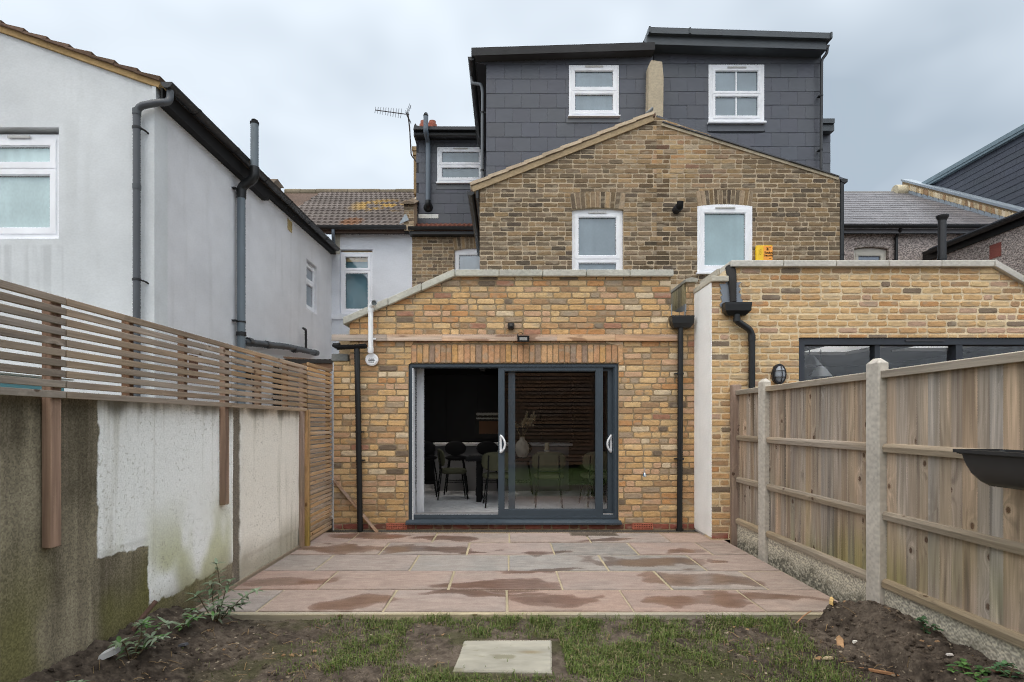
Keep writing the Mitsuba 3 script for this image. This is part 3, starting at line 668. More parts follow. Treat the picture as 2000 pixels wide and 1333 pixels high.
# outrigger body and roof
part(H1, 'flank_wall', bx(XL, XL + .22, YO + .22, 12.9, 3.05, 4.9), MAS, lin(120, 100, 76))
part(H2, 'flank_wall', bx(XR - .22, XR, YO + .22, 12.9, 3.05, 5.05), MAS, lin(120, 100, 76))
def roof_plane(p, q, y0, y1, th): return hull([(x, y, z + t) for x, z in (p, q) for y in (y0, y1) for t in (0, th)])
part(H1, 'roof', roof_plane((XL - .14, oz(372) - .04), (XC - .01, oz(229) + .03), YO + .02, 12.9, .05), RTILE, lin(120, 96, 84))
part(H2, 'roof', roof_plane((XC + .01, oz(229) + .0), (XR + .14, oz(351) - .03), YO + .02, 12.9, .04), SLATE, SLC)
# left verge: mortar board and stepped tile edges
L0, L1 = np.array((XL - .10, oz(372) - .035)), np.array((ox(1277), oz(238)))
dv = (L1 - L0) / np.linalg.norm(L1 - L0); nv = np.array([-dv[1], dv[0]]); Lg = np.linalg.norm(L1 - L0)
part(H1, 'verge_board', extr(Polygon([L0, L1, L1 + nv * .085, L0 + nv * .085]), -.1, .035, MO), MAS, lin(164, 144, 114))
nt = 10
for i in range(nt):
    a, b = L0 + dv * (Lg * i / nt), L0 + dv * (Lg * (i + 1) / nt + .03)
    part(H1, 'verge_tile', extr(Polygon([a + nv * .10, b + nv * .088, b + nv * .132, a + nv * .150]), -.25, .06 + R.uniform(-.006, .006), MO), MAS, tuple(np.array(lin(190, 172, 148)) * R.uniform(.85, 1.05)))
# right verge: mortar fillet and a thin dark slate edge
A0, A1 = np.array((ox(1292), oz(243))), np.array((XR + .12, oz(355)))
da = (A1 - A0) / np.linalg.norm(A1 - A0); na = np.array([-da[1], da[0]])
part(H2, 'verge_mortar', extr(Polygon([A0 - na * .03, A1 - da * .15 - na * .03, A1 - da * .15 + na * .012, A0 + na * .012]), -.1, .022, MO), MAS, lin(176, 164, 140))
part(H2, 'verge_slate', [extr(Polygon([A0 + da * (i * .26) + na * .016, A0 + da * min(i * .26 + .28, np.linalg.norm(A1 - A0)) + na * .014, A0 + da * min(i * .26 + .28, np.linalg.norm(A1 - A0)) + na * .028, A0 + da * (i * .26) + na * .034]), -.3, .045 + R.uniform(-.006, .006), MO) for i in range(11)], SLATE, lin(66, 66, 70))
# rendered stub of the party wall between the dormers
part(H1, 'party_stub', hull([(X(a, 9.80), y, Z(b, 9.80)) for a, b in ((1266, 228), (1295, 240), (1296, 150), (1293, 121), (1272, 118), (1267, 128)) for y in (9.80, 10.08)]), MAS, lin(176, 164, 140))
part(H1, 'stub_flashing', tube(fillet([(ox(1262), YO + .0, oz(222)), (ox(1270), YO - .03, oz(218)), (ox(1274), YO - .03, oz(212)), (ox(1268), YO + .02, oz(228))], .04, 4), .02, 8), PLAS, lin(120, 126, 130), 50)

# ------------------------------------------------------------------ dormers over the outrigger
gl = lambda x: GL[0][1] + (x - GL[0][0]) * (GL[1][1] - GL[0][1]) / (GL[1][0] - GL[0][0])
gr = lambda x: GR[0][1] + (x - GR[0][0]) * (GR[1][1] - GR[0][1]) / (GR[1][0] - GR[0][0])
Y2, Y3 = 10.0, 10.1
d2 = lambda u, v: (X(u, Y2), Z(v, Y2))
d3 = lambda u, v: (X(u, Y3), Z(v, Y3))
M2, M3 = facing_y(Y2), facing_y(Y3)
face2 = Polygon([d2(949.5, 370), d2(1279, 215), d2(1279, 88), d2(949.5, 99), ]).union(Polygon([d2(926.5, 105), d2(926.5, 123.5), d2(950, 123.5), d2(950, 105)]))
face2b = Polygon([(d2(949.5, 0)[0], 4.9), (XC, 6.0), (XC, d2(0, 88)[1]), d2(949.5, 99)])
w2 = (*d2(1111, 229.5), *d2(1208, 130)); w2 = (w2[0], w2[1], w2[2], w2[3])
op2 = sbox(*w2)
DM1 = part(H1, 'dormer', [extr(face2b.difference(op2), -.15, 0, M2), bx(d2(949.5, 0)[0], XC - .005, Y2 + .15, 13.3, 5.6, d2(0, 104)[1]), bx(d2(926.5, 0)[0], d2(950, 0)[0], Y2, 13.3, d2(0, 123.4)[1], d2(0, 108)[1])], MATT, lin(58, 60, 64), label='dormer hung with dark grey slates, left of the rendered stub')
lay_slates(DM1, face2.difference(op2).difference(sbox(*d2(1106, 242), *d2(1213, 228))), M2, 5.2, d2(0, 127.2)[1] + .246, d2(925, 0)[0], XC, .2965, .246, d2(967 - 949.5 + 925, 0)[0] * 0 + .075)
part(H1, 'window_apron', bx(d2(1106, 0)[0], d2(1213, 0)[0], Y2 - .022, Y2 - .004, d2(0, 241)[1], d2(0, 232)[1]), PLAS, lin(100, 103, 108))
window(H1, *w2, facing_y(Y2 - .03), [(0, .5), (.5, 1)], wf=.05, ws=.05, sill=.02)
cap = [(X(920.5, 9.8), Z(109, 9.8)), (X(1279.5, 9.8), Z(97.5, 9.8)), (X(1279.5, 9.8), Z(82.5, 9.8)), (X(920.5, 9.8), Z(93.5, 9.8))]
part(H1, 'dormer_roof', extr(Polygon(cap), -3.5, 0, facing_y(9.8)), MATT, (.040, .040, .042))
g1 = thing('eaves_gutter', 'black gutter and grey downpipe along the left side of the slate hung dormer', 'gutter')
part(g1, 'gutter', gutter((X(920.5, 9.85), 9.85, Z(111.5, 9.85)), (X(920.5, 9.85) + .01, 13.0, Z(111.5, 9.85) + .03), .06), PLAS, BLK)
part(g1, 'fascia', bx(X(929, 10), X(931, 10), 9.99, 13.2, d2(0, 124)[1], d2(0, 108)[1]), PLAS, BLK)
pts = [(X(919, 10.0), 10.35, Z(118, 10.0)), (X(919.5, 10.0), 10.35, Z(140, 10.0)), (X(939, 10.1), 10.2, Z(158, 10.1)), (X(942, 10.1), 10.2, Z(170, 10.1)), (X(941, 10.1), 10.2, 5.15)]
part(g1, 'pipe', tube(fillet(pts, .06, 5), .026, 12), PLAS, lin(104, 108, 112), 50)
pipe_brackets(g1, [((X(941.5, 10.1), 10.2, z), (.07, 0)) for z in (6.7, 5.7)], .026, PLAS, BLK)
face3 = Polygon([(XC + .005, 5.9), (X(1603, Y3), 4.9), d3(1603, 92), (XC + .005, d3(0, 80)[1])])
w3 = (*d3(1383, 241), *d3(1491, 129)); op3 = sbox(*w3)
DM2 = part(H2, 'dormer', [extr(face3.difference(op3), -.15, 0, M3), bx(XC + .006, X(1603, Y3), Y3 + .15, 13.3, 5.6, d3(0, 104)[1])], MATT, lin(58, 60, 64), label='dormer hung with dark grey slates, right of the rendered stub')
vis3 = Polygon([d3(1279, 235), d3(1605, 345), d3(1605, 90), d3(1279, 85)])
lay_slates(DM2, face3.difference(op3).difference(sbox(*d3(1380, 262), *d3(1494, 244))).intersection(vis3.buffer(.02)), M3, 5.0, d3(0, 125.9)[1] + .2355, XC, X(1605, Y3), .2905, .2355, .17)
part(H2, 'window_apron', bx(d3(1382, 0)[0], d3(1492, 0)[0], Y3 - .022, Y3 - .004, d3(0, 258)[1], d3(0, 246)[1]), PLAS, lin(84, 87, 94))
window(H2, *w3, facing_y(Y3 - .03), [(0, .49), (.49, 1)], wf=.075, ws=.035, sill=.03, bars=True)
q = 9.85
part(H2, 'dormer_roof', [extr(Polygon([(X(1263, q), Z(86.5, q)), (X(1614, q), Z(97, q)), (X(1614, q), Z(80, q)), (X(1263, q), Z(69, q))]), -3.4, 0, facing_y(q)), extr(Polygon([(X(1265, q), Z(70, q)), (X(1621, q), Z(81, q)), (X(1621, q), Z(70, q)), (X(1265, q), Z(58.5, q))]), -3.4, .07, facing_y(q))], PLAS, lin(66, 72, 77))
part(H2, 'roof_clip', [bx(X(a, q) - .015, X(a, q) + .015, q - .085, q - .06, Z(b + 10.5, q), Z(b - .6, q)) for a, b in ((1267, 58.6), (1345, 61), (1619, 69.9))], PLAS, lin(60, 66, 70))
g2 = thing('eaves_gutter', 'black gutter end and thin downpipe at the right edge of the sash windowed dormer', 'gutter')
part(g2, 'gutter', gutter((X(1614, 9.95), 9.95, Z(88, 9.95)), (X(1614, 9.95), 13.0, Z(88, 9.95) + .03), .06), PLAS, BLK)
pts = [(X(1616, 9.98), 9.98, Z(94, 9.98)), (X(1615, 9.98), 9.98, Z(105, 9.98)), (X(1606, 9.98), 10.0, Z(116, 9.98)), (X(1605, 9.98), 10.0, Z(330, 9.98))]
part(g2, 'pipe', tube(fillet(pts, .05, 5), .024, 12), PLAS, (.03, .031, .034), 50)
pipe_brackets(g2, [((X(1605, 9.98), 10.0, Z(v, 9.98)), (-.03, .06)) for v in (186, 292)], .024, PLAS, BLK)

# ------------------------------------------------------------------ the main terrace behind: rear wall at y = 12.9, eaves 12.75, ridge 16.8
YM = 12.9
mx = lambda u: X(u, YM)
mz = lambda v: Z(v, YM)
MM = facing_y(YM)
roof_z = lambda y: 5.50 + .585 * (y - 12.72)
def slope_box(x0, x1, y0, y1, th=.08, dz=0): return hull([(x, y, roof_z(y) + dz - t) for x in (x0, x1) for y in (y0, y1) for t in (0, th)])
part(H1, 'main_roof', slope_box(-2.02, XC, 12.72, 16.8), RTILE, lin(120, 90, 80))
part(H2, 'main_roof', slope_box(XC, 7.1, 12.72, 16.8), SLATE, SLC)
aw = (mx(887), 3.6, mx(943), mz(489))
bb, tt = arch_poly(aw[0], aw[2] + .2, aw[3], .05, mz(463) - mz(486))
opn = Polygon([(aw[0], 3.6), (aw[2] + .2, 3.6)] + bb[::-1])
g = sbox(-2.02, 0, XL + .3, 5.50).difference(opn)
rw = part(H1, 'house_wall', extr(g, -.22, 0, MM), MAS, MORTO)
lay_bricks(rw, g.difference(Polygon(bb + tt[::-1])).difference(sbox(-3, -1, 2, 4.05)), YM, 4.05, 5.50, -2.02, XL + .05, lambda x, z: OLD(1.22), Polygon([(mx(800), mz(572)), (mx(890), mz(530)), (mx(940), mz(530)), (mx(940), 5.4), (mx(800), 5.4)]), keep=70, joint=.016, proud=.005)
voussoirs(rw, bb, tt, YM, 10, lambda: OLD(1.35))
window(H1, aw[0] + .01, 3.7, aw[2] + .19, aw[3], facing_y(YM + .05), [(0, 1)], wf=.05, ws=.045, arch=.045, sill=0, vent=False, pane=lin(176, 186, 194))
def wave_tiles(x0, x1, y0, y1, zf, col, gauge=.29, lam=.15, amp=.022):
    """Courses of rolled interlocking tiles."""
    mb = MB(); y = y0; k = 0
    xs = np.arange(x0, x1 + .001, lam / 6)
    while y < y1 - .02:
        ye = min(y + gauge + .02, y1); ph = (k % 2) * lam * .5
        w = amp * (np.maximum(0, np.cos((xs + ph) / lam * 2 * np.pi)) ** .8)
        j = np.repeat([R.uniform(-.004, .004) for _ in range(len(xs) // 6 + 1)], 6)[:len(xs)]
        z0, z1 = zf(y) + .03 + w + j, zf(ye) + .004 + w * .9
        v = np.vstack([np.stack([xs, np.full(len(xs), y), zf(y) - .004 + xs * 0], 1), np.stack([xs, np.full(len(xs), y - .008), z0], 1), np.stack([xs, np.full(len(xs), ye), z1], 1)])
        n = len(xs); f = []
        for r in range(2):
            for i in range(n - 1): f += [[r * n + i, r * n + i + 1, (r + 1) * n + i + 1], [r * n + i, (r + 1) * n + i + 1, (r + 1) * n + i]]
        mb.add((v, f), tuple(np.array(col) * R.uniform(.9, 1.1))); y += gauge; k += 1
    return mb
part(H1, 'eaves_tiles', wave_tiles(-2.0, XL, 12.70, 13.2, roof_z, lin(128, 86, 74), lam=.105), RTILE, kind='stuff')
part(H1, 'eaves_fascia', bx(-2.05, XL, 12.70, 12.9, mz(463.5), mz(458)), PLAS, BLK)
g3 = thing('eaves_gutter', 'black gutter under the red tile strip, below the small left dormer', 'gutter')
part(g3, 'gutter', gutter((-2.06, 12.66, mz(449.5) - .02), (XL + .1, 12.66, mz(449.5) - .02), .065), PLAS, BLK)
# small dormer on my house's main roof
Y1 = 13.2
M1 = facing_y(Y1)
d1 = lambda u, v: (X(u, Y1), Z(v, Y1))
f1 = Polygon([d1(813, 441), (XL + .2, d1(0, 441)[1]), (XL + .2, d1(0, 250)[1]), d1(813, 250)])
w1 = (d1(854, 0)[0], d1(0, 358)[1], d1(945, 0)[0], d1(0, 289)[1]); op1 = sbox(*w1)
DS = part(H1, 'dormer', [extr(f1.difference(op1), -.12, 0, M1), bx(d1(813, 0)[0], 2.3, Y1 + .12, 16.8, 5.9, d1(0, 250)[1])], MATT, lin(58, 60, 64), label='small slate hung dormer beside the grey vent pipe')
lay_slates(DS, f1.difference(op1).difference(sbox(d1(850, 0)[0], d1(0, 371)[1], 1, w1[1])).difference(sbox(*d1(817, 427.5), *d1(857, 418.5))), M1, 5.6, d1(0, 378)[1] + 19.65 * 6 / F * Y1, d1(813, 0)[0], XL + .1, 25.1 / F * Y1, 19.65 / F * Y1, .20)
part(H1, 'window_apron', bx(d1(852, 0)[0], XL + .1, Y1 - .02, Y1 - .004, d1(0, 370.5)[1], d1(0, 361)[1]), PLAS, lin(96, 98, 102))
window(H1, *w1, facing_y(Y1 - .03), [(0, .49), (.49, 1)], wf=.06, ws=.05, sill=.03, pane=lin(130, 142, 150))
part(H1, 'dormer_roof', [extr(sbox(X(808, 13.0), Z(266, 13.0), XL + .15, Z(252, 13.0)), -3.8, 0, facing_y(13.0)), extr(Polygon([(X(807, 12.9), Z(253, 12.9)), (XL + .15, Z(254, 12.9)), (XL + .15, Z(247.5, 12.9)), (X(820, 12.9), Z(247, 12.9)), (X(814, 12.9), Z(245.5, 12.9)), (X(811, 12.9), Z(241, 12.9)), (X(809, 12.9), Z(245, 12.9))]), -3.8, 0, facing_y(12.9))], PLAS, (.020, .021, .023))
part(H1, 'dormer_gutter', gutter((X(811, 12.9), 12.92, Z(263.5, 12.92)), (XL + .1, 12.92, Z(264, 12.92)), .055), PLAS, BLK)
part(H1, 'strip', [bx(d1(817.5 + i * 13, 0)[0], d1(830 + i * 13, 0)[0], Y1 - .012, Y1 - .002, d1(0, 427)[1], d1(0, 419)[1]) for i in range(3)], PLAS, (.78, .79, .74), label='bright metal strip set in the slates')
VP = thing('vent_pipe', 'grey soil vent pipe standing against the small left dormer', 'pipe')
vx = X(832.5, 12.85)
part(VP, 'pipe', tube(fillet([(vx, 12.78, Z(228, 12.78)), (vx, 12.78, Z(258, 12.78)), (vx + .01, 13.08, Z(276, 13.05)), (vx + .01, 13.08, Z(396, 13.08))], .08, 5), .052, 16), PLAS, GREYP, 50)
part(VP, 'elbow', tube(fillet([(vx + .01, 13.08, Z(392, 13.08)), (vx + .01, 13.08, Z(401, 13.08)), (vx + .0, 13.2, Z(408, 13.15))], .08, 5), .058, 16), PLAS, BLK, 50)
part(VP, 'collar', lathe([(.0, .0), (.105, 0), (.105, .015), (.07, .05), (.0, .05)], 20), MATT, BLK, 40)
scene[VP + '__collar']['to_world'] = T().translate([vx, 13.19, Z(406, 13.19)]).rotate([1, 0, 0], 90)
part(VP, 'cage', [lathe([(.05, 0), (.055, .0), (.055, .03), (.05, .03)], 16, (vx, 12.78, Z(228, 12.78)))] + [tube([(vx + .045 * math.cos(a), 12.78 + .045 * math.sin(a), Z(228, 12.78) + .02), (vx + .03 * math.cos(a), 12.78 + .03 * math.sin(a), Z(228, 12.78) + .07), (vx, 12.78, Z(228, 12.78) + .085)], .007, 5) for a in np.arange(6) * math.pi / 3], MATT, BLK)
# stepped party parapet left of it, chimney and aerial
pw = part(H1, 'party_parapet', extr(Polygon([(12.68, 5.47), (12.68, 6.02), (13.3, 6.30), (16.8, 8.05), (16.8, 7.4), (13.2, 5.5)]), 0, .21, lambda a, b, d: (-2.16 + d, a, b)), MAS, MORTO)
lay_bricks(pw, sbox(-2.16, mz(446), -1.955, mz(398)), 12.68, mz(446), mz(397), -2.16, -1.95, lambda x, z: OLD(1.1), sbox(-3, 0, 0, 9), keep=30)
part(H1, 'parapet_cap', hull([(-2.06 + s * dx, y, 6.02 + (y - 12.62) * .45 + dz) for s in (-1, 1) for dx, dz in ((.15, 0), (.15, .02), (.02, .07)) for y in (12.6, 13.3)]), MAS, lin(110, 98, 84))
part(H1, 'lead_soaker', extr(Polygon([(mx(783), mz(446)), (mx(802), mz(438)), (mx(798), mz(428)), (mx(795), mz(426))]), 0, .01, facing_y(12.66)), PLAS, lin(150, 160, 166))
ch = part(H1, 'chimney', [bx(X(808, 14.6), X(830, 14.6), 14.6, 15.5, 7.0, Z(290, 14.6)), bx(X(805, 14.6), X(833, 14.6), 14.55, 15.55, Z(296, 14.6), Z(288, 14.6)), bx(X(806.5, 14.6), X(831.5, 14.6), 14.57, 15.53, Z(304, 14.6), Z(296.2, 14.6))], MAS, lin(150, 128, 96))
part(H1, 'chimney', bx(X(824, 17), X(846, 17), 16.9, 17.6, 7.0, Z(243, 17)), MAS, lin(150, 90, 74), label='red brick chimney top behind the small dormer')
part(H1, 'chimney_pot', [lathe([(.10, 0), (.13, .02), (.13, .10), (.10, .12), (.10, .2), (.0, .2)], 16, (X(826 + i * 17, 17), 17.2, Z(243, 17) - .02)) for i in range(2)], MAS, lin(156, 102, 86), 40)
AE = thing('tv_aerial', 'thin television aerial on a cranked mast by the small left dormer', 'aerial')
ya = 14.5
ax = lambda u, v: (X(u, ya), ya, Z(v, ya))
part(AE, 'mast', tube(fillet([ax(796.5, 221), ax(800, 250), ax(803, 302), ax(805, 306), ax(813, 316)], .05, 4), .017, 8), METAL if False else MATT, lin(70, 64, 62), 50)
b0, b1 = np.array(ax(733, 215.5)), np.array(ax(799, 224.5))
part(AE, 'boom', cyl(b0, b1, .012, 8), MATT, lin(84, 82, 84))
for i in range(11):
    c = b0 + (b1 - b0) * (i / 11 * .84); L = .10 + .006 * i
    part(AE, 'director', cyl(c + np.array([.02, -.02, L]) * .7, c - np.array([.02, -.02, L]) * .7, .006, 5), MATT, lin(92, 90, 92))
for s in (-1, 1):
    c = np.array(ax(794, 223))
    part(AE, 'reflector', [cyl(c + np.array([.0 + k * .03, -.12, s * (.02 + k * .055)]), c + np.array([k * .03, .12, s * (.02 + k * .055)]), .006, 5) for k in range(4)] + [cyl(c, c + np.array([.11, 0, s * .21]), .007, 5)], MATT, lin(92, 90, 92))
# right neighbours' small dormer edge beyond the gable
YD = 13.2
part(H2, 'dormer', bx(6.0, X(1621, YD), YD, 16.5, 5.9, Z(243, YD)), MATT, lin(58, 60, 64), label='edge of a small dormer showing right of the gable')
lay_slates(H2 + '__dormer_001', sbox(X(1603, YD), Z(345, YD), X(1621.5, YD), Z(258, YD)), facing_y(YD), Z(345, YD), Z(258, YD), X(1600, YD), X(1622, YD), .29, .236, .1)
part(H2, 'dormer_roof', [bx(6.0, X(1629.5, 13.0), 13.0, 16.6, Z(256, 13), Z(243.2, 13)), bx(6.0, X(1630.5, 12.95), 12.95, 16.6, Z(243, 13), Z(234, 13))], PLAS, lin(66, 72, 77))
g4 = thing('downpipe', 'black downpipe and gutter end at the right corner of the brown brick gable', 'downpipe')
part(g4, 'pipe', tube([(ox(1645), YO + .02, oz(352)), (ox(1645), YO + .02, 4), (ox(1645), YO + .02, 3.2)], .034, 14), PLAS, BLK, 50)
part(g4, 'gutter', gutter((ox(1647), YO - .02, oz(351)), (ox(1647), 12.7, oz(351) + .05), .055), PLAS, BLK)
pipe_brackets(g4, [((ox(1645), YO + .02, oz(497)), (-.04, .03))], .034, PLAS, BLK)
g5 = thing('eaves_gutter', 'black gutter on the left eave of the brown brick gable', 'gutter')
part(g5, 'gutter', gutter((XL - .14, YO - .02, oz(372) - .03), (XL - .14, 12.7, oz(372) + .0), .058), PLAS, BLK)
part(g5, 'fascia', bx(XL - .06, XL - .02, YO - .02, 12.8, oz(388), oz(370)), PLAS, BLK)
fl = thing('boiler_flue', 'black boiler flue stub poking out of the gable between the two windows', 'flue')
part(fl, 'tube', cyl((ox(1320), YO + .05, oz(411)), (ox(1321), YO - .16, oz(411.5)), .062, 18), MATT, (.03, .03, .032), 40)
part(fl, 'terminal', tube(fillet([(ox(1321), YO - .12, oz(411.5)), (ox(1321), YO - .18, oz(411)), (ox(1322), YO - .19, oz(403))], .05, 5), .05, 14), MATT, (.01, .01, .01), 40)
al = thing('alarm_box', 'yellow alarm box with black lettering on the gable beside the frosted window', 'alarm box')
ax0, ax1, az0, az1 = ox(1474), ox(1505), oz(514), oz(482.5)
part(al, 'case', bx(ax0, ax1, YO - .075, YO - .01, az0, az1, .008), PLAS, lin(240, 196, 40))
xm = ax0 + .105
part(al, 'panel', bx(xm, ax1 - .006, YO - .079, YO - .074, az0 + .01, az1 - .012), PLAS, lin(240, 160, 62))
part(al, 'louvre', [hull([(x, YO - .077, z + k * .022 + dz) for x, dz in ((ax0 + .03, 0), (ax0 + .075, .014)) for z in (az1 - .15, az1 - .145)] + [(ax0 + .03, YO - .074, az1 - .147 + k * .022)]) for k in range(4)], MATT, lin(120, 84, 20))
def text_on_y(s, h, x, y, z, bold=True):
    m = meshkit.text_mesh(s, h, .003, bold); v = np.array(m.vertices); return TM(np.stack([x + v[:, 0], y - v[:, 2], z + v[:, 1]], 1), m.faces)
part(al, 'lettering', [text_on_y('Rodley', .030, xm + .012, YO - .080, az1 - .130), text_on_y('Security', .026, xm + .008, YO - .080, az1 - .172)], MATT, lin(40, 30, 16))
part(al, 'emblem', [cyl((xm + .06, YO - .078, az1 - .062), (xm + .06, YO - .083, az1 - .062), .018, 14), bx(xm + .035, xm + .115, YO - .082, YO - .079, az1 - .034, az1 - .030), bx(xm + .08, xm + .115, YO - .082, YO - .079, az1 - .208, az1 - .201)], MATT, lin(92, 60, 20))

# ------------------------------------------------------------------ white rendered house on the left: gable end at y = 6.36
YL, XS = 6.36, -3.78
lx = lambda u: X(u, YL)
lz = lambda v: Z(v, YL)
LH = thing('rendered_house', 'white rendered house with black gutter and big white window, at the left', 'house')
RW = lin(206, 209, 210)
def verge(x): return 4.965 + (-3.80 - x) * .353
gw = (-6.9, lz(467), lx(115), lz(249))
gp = Polygon([(-9, -.2), (XS, -.2), (XS, 4.96), (-5.45, verge(-5.45)), (-9, verge(-9))]).difference(sbox(*gw))
part(LH, 'gable_wall', extr(gp, -.25, 0, facing_y(YL)), REND, RW)
part(LH, 'window_lining', [bx(gw[0], gw[2], YL + .24, YL + .26, gw[1], gw[3])], MATT, lin(150, 150, 150))
window(LH, gw[0] + .005, gw[1] + .01, gw[2] - .008, lz(258), facing_y(YL + .06), [(0, .695), (.695, 1)], wf=.07, ws=.06, sill=.035, pane=lin(178, 198, 200), vent=False, label='large white window at the left edge')
part(LH, 'trickle_vent', bx(lx(9), lx(53), YL + .03, YL + .045, lz(267), lz(262)), PLAS, (.5, .49, .46))
part(LH, 'corbel', bx(lx(299), lx(306.5), YL - .02, YL + .06, lz(201), lz(171)), REND, RW)
sw = (11.25, 3.52, 11.88, 4.47)
sp = Polygon([(YL + .25, -.2), (12.9, -.2), (12.9, 5.04), (9.2, 4.95), (YL + .25, 4.93)]).difference(sbox(*sw))
part(LH, 'flank_wall', extr(sp, -.25, 0, facing_right(XS)), REND, lin(211, 212, 215))
window(LH, sw[0] + .004, sw[1] + .004, sw[2] - .004, sw[3] - .03, facing_right(XS - .05), [(0, .62), (.62, 1)], wf=.05, ws=.04, sill=.03, pane=lin(140, 148, 156), label='small white side window')
part(LH, 'window_lining', extr(sbox(*sw), -.26, -.24, facing_right(XS)), MATT, lin(120, 120, 122))
part(LH, 'wall_vent', [extr(ring(10.26, 4.70, 10.46, 4.89, .025), 0, .012, facing_right(XS)), extr(sbox(10.355, 4.72, 10.365, 4.87), 0, .01, facing_right(XS)), extr(sbox(10.28, 4.72, 10.44, 4.87), -.001, .003, facing_right(XS))], MATT, lin(178, 160, 116))
rwn = (mx(663), mz(613), mx(727.5), mz(487))
rp = sbox(XS, 0, -2.02, 5.52).difference(sbox(*rwn))
part(LH, 'house_wall', extr(rp, -.25, 0, MM), REND, lin(212, 216, 221))
part(LH, 'wall_patch', [bx(mx(648), mx(664), YM - .012, YM, mz(497), mz(459)), ], REND, lin(176, 172, 158))
part(LH, 'plinth_band', bx(XS, mx(712), YM - .035, YM, mz(624), mz(615)), REND, lin(222, 225, 228))
part(LH, 'window_lining', bx(rwn[0], rwn[2], YM + .20, YM + .22, rwn[1], rwn[3]), MATT, lin(110, 146, 158))
part(LH, 'blind', bx(rwn[0] + .03, rwn[2] - .03, YM + .15, YM + .165, mz(508), rwn[3]), MATT, lin(196, 176, 132))
window(LH, rwn[0] + .01, rwn[1] + .01, rwn[2] - .008, rwn[3] - .05, facing_y(YM + .06), [(0, .715), (.715, 1)], wf=.06, ws=.045, sill=.03, pmat=GLASS, vent=False, label='white rear window with blind')
# roof of the outrigger, stepped tile courses, mortar verge
cs, sn = math.cos(math.atan(.353)), math.sin(math.atan(.353))
ux, uz = np.array([-cs, sn]), np.array([sn, cs])
o = np.array([-3.72, 4.965 - .08 * .353])
part(LH, 'verge_mortar', extr(Polygon([o + uz * .004, o + ux * 6 + uz * .004, o + ux * 6 + uz * .066, o + uz * .066]), -.2, .03, facing_y(YL)), MAS, lin(170, 142, 100))
for i in range(23):
    a, b = o + ux * (i * .258), o + ux * (i * .258 + .285)
    part(LH, 'roof_tile_course', hull([(p[0], y, p[1]) for p in (a + uz * .066, a + uz * .112, b + uz * .060, b + uz * .078) for y in (YL - .06 + R.uniform(-.008, .008), 12.9)]), RTILE, tuple(np.array(lin(112, 92, 78)) * R.uniform(.85, 1.1)))
part(LH, 'eaves_board', [hull([(x, y, z) for x in (-3.70, -3.68) for y, z in ((YL - .02, 4.80), (9.2, 4.80), (9.2, 4.99), (YL - .02, 4.94))]), hull([(x, y, z) for x in (-3.70, -3.68) for y, z in ((9.2, 4.915), (12.85, 5.0), (12.85, 5.09), (9.2, 4.99))]), bx(-3.78, -3.70, YL, 9.2, 4.80, 4.815), hull([(x, y, z + t) for x in (-3.78, -3.70) for y, z in ((9.2, 4.915), (12.85, 5.0)) for t in (0, .015)])], MATT, (.014, .014, .015))
LG = thing('eaves_gutter', 'long black gutter receding along the white rendered side wall', 'gutter')
part(LG, 'gutter', gutter((-3.62, YL - .05, 4.985), (-3.62, 12.75, 5.10), .062), PLAS, (.022, .022, .023))
for y in (6.9, 7.9, 8.9, 9.9, 10.9, 11.9):
    part(LG, 'bracket', gutter((-3.62, y - .02, 4.985 + (y - 6.3) * .018), (-3.62, y + .02, 4.985 + (y - 6.3) * .018), .069), PLAS, (.016, .016, .017))
LD = thing('downpipe', 'dark grey downpipe with swan neck on the front corner of the white rendered house', 'downpipe')
yg = YL - .075
pts = [(-3.62, 6.38, 4.93), (-3.62, 6.37, 4.80), (lx(318), yg + .0, lz(208)), (lx(275.5), yg, lz(216)), (lx(275.5), yg, 0)]
part(LD, 'pipe', tube(fillet(pts, .09, 6), .037, 16), PLAS, lin(76, 80, 84), 50)
part(LD, 'collar', [cyl((lx(275.5), yg, lz(232)), (lx(275.5), yg, lz(214) - .04), .043, 16), cyl((lx(275.5), yg, lz(376)), (lx(275.5), yg, lz(366)), .042, 16)], PLAS, lin(70, 74, 78), 40)
for v in (257, 550):
    part(LD, 'bracket', [cyl((lx(275.5), yg, lz(v) - .012), (lx(275.5), yg, lz(v) + .012), .044, 14), tube(fillet([(lx(281), yg, lz(v)), (lx(288), YL - .03, lz(v + 2)), (lx(290), YL + .01, lz(v + 5))], .02, 3), .010, 6)], PLAS, BLK)
SV = thing('soil_pipe', 'thick grey soil pipe rising past the gutter on the white side wall', 'pipe')
sy, sx_ = 8.27, -3.695
pts = [(sx_, sy, 0), (sx_, sy, Z(380, sy)), (-3.52, sy - .02, Z(340, 8.2)), (-3.52, sy - .02, Z(322, 8.2))]
GP = lin(104, 114, 122)
part(SV, 'pipe', tube([(sx_, sy, 0), (sx_, sy, 2), (sx_, sy, Z(376, sy))], .056, 18), PLAS, GP, 50)
part(SV, 'elbow', tube(fillet([(sx_, sy, Z(388, sy)), (sx_, sy, Z(366, sy)), (-3.50, sy - .02, Z(346, 8.2)), (-3.50, sy - .02, Z(324, 8.2))], .07, 6), .064, 18), PLAS, BLK, 50)
part(SV, 'stack', tube([(-3.50, sy - .02, Z(326, 8.2)), (-3.50, sy - .02, 5.3), (-3.50, sy - .02, Z(240, 8.2))], .055, 18), PLAS, GP, 50)
tz = Z(240, 8.2)
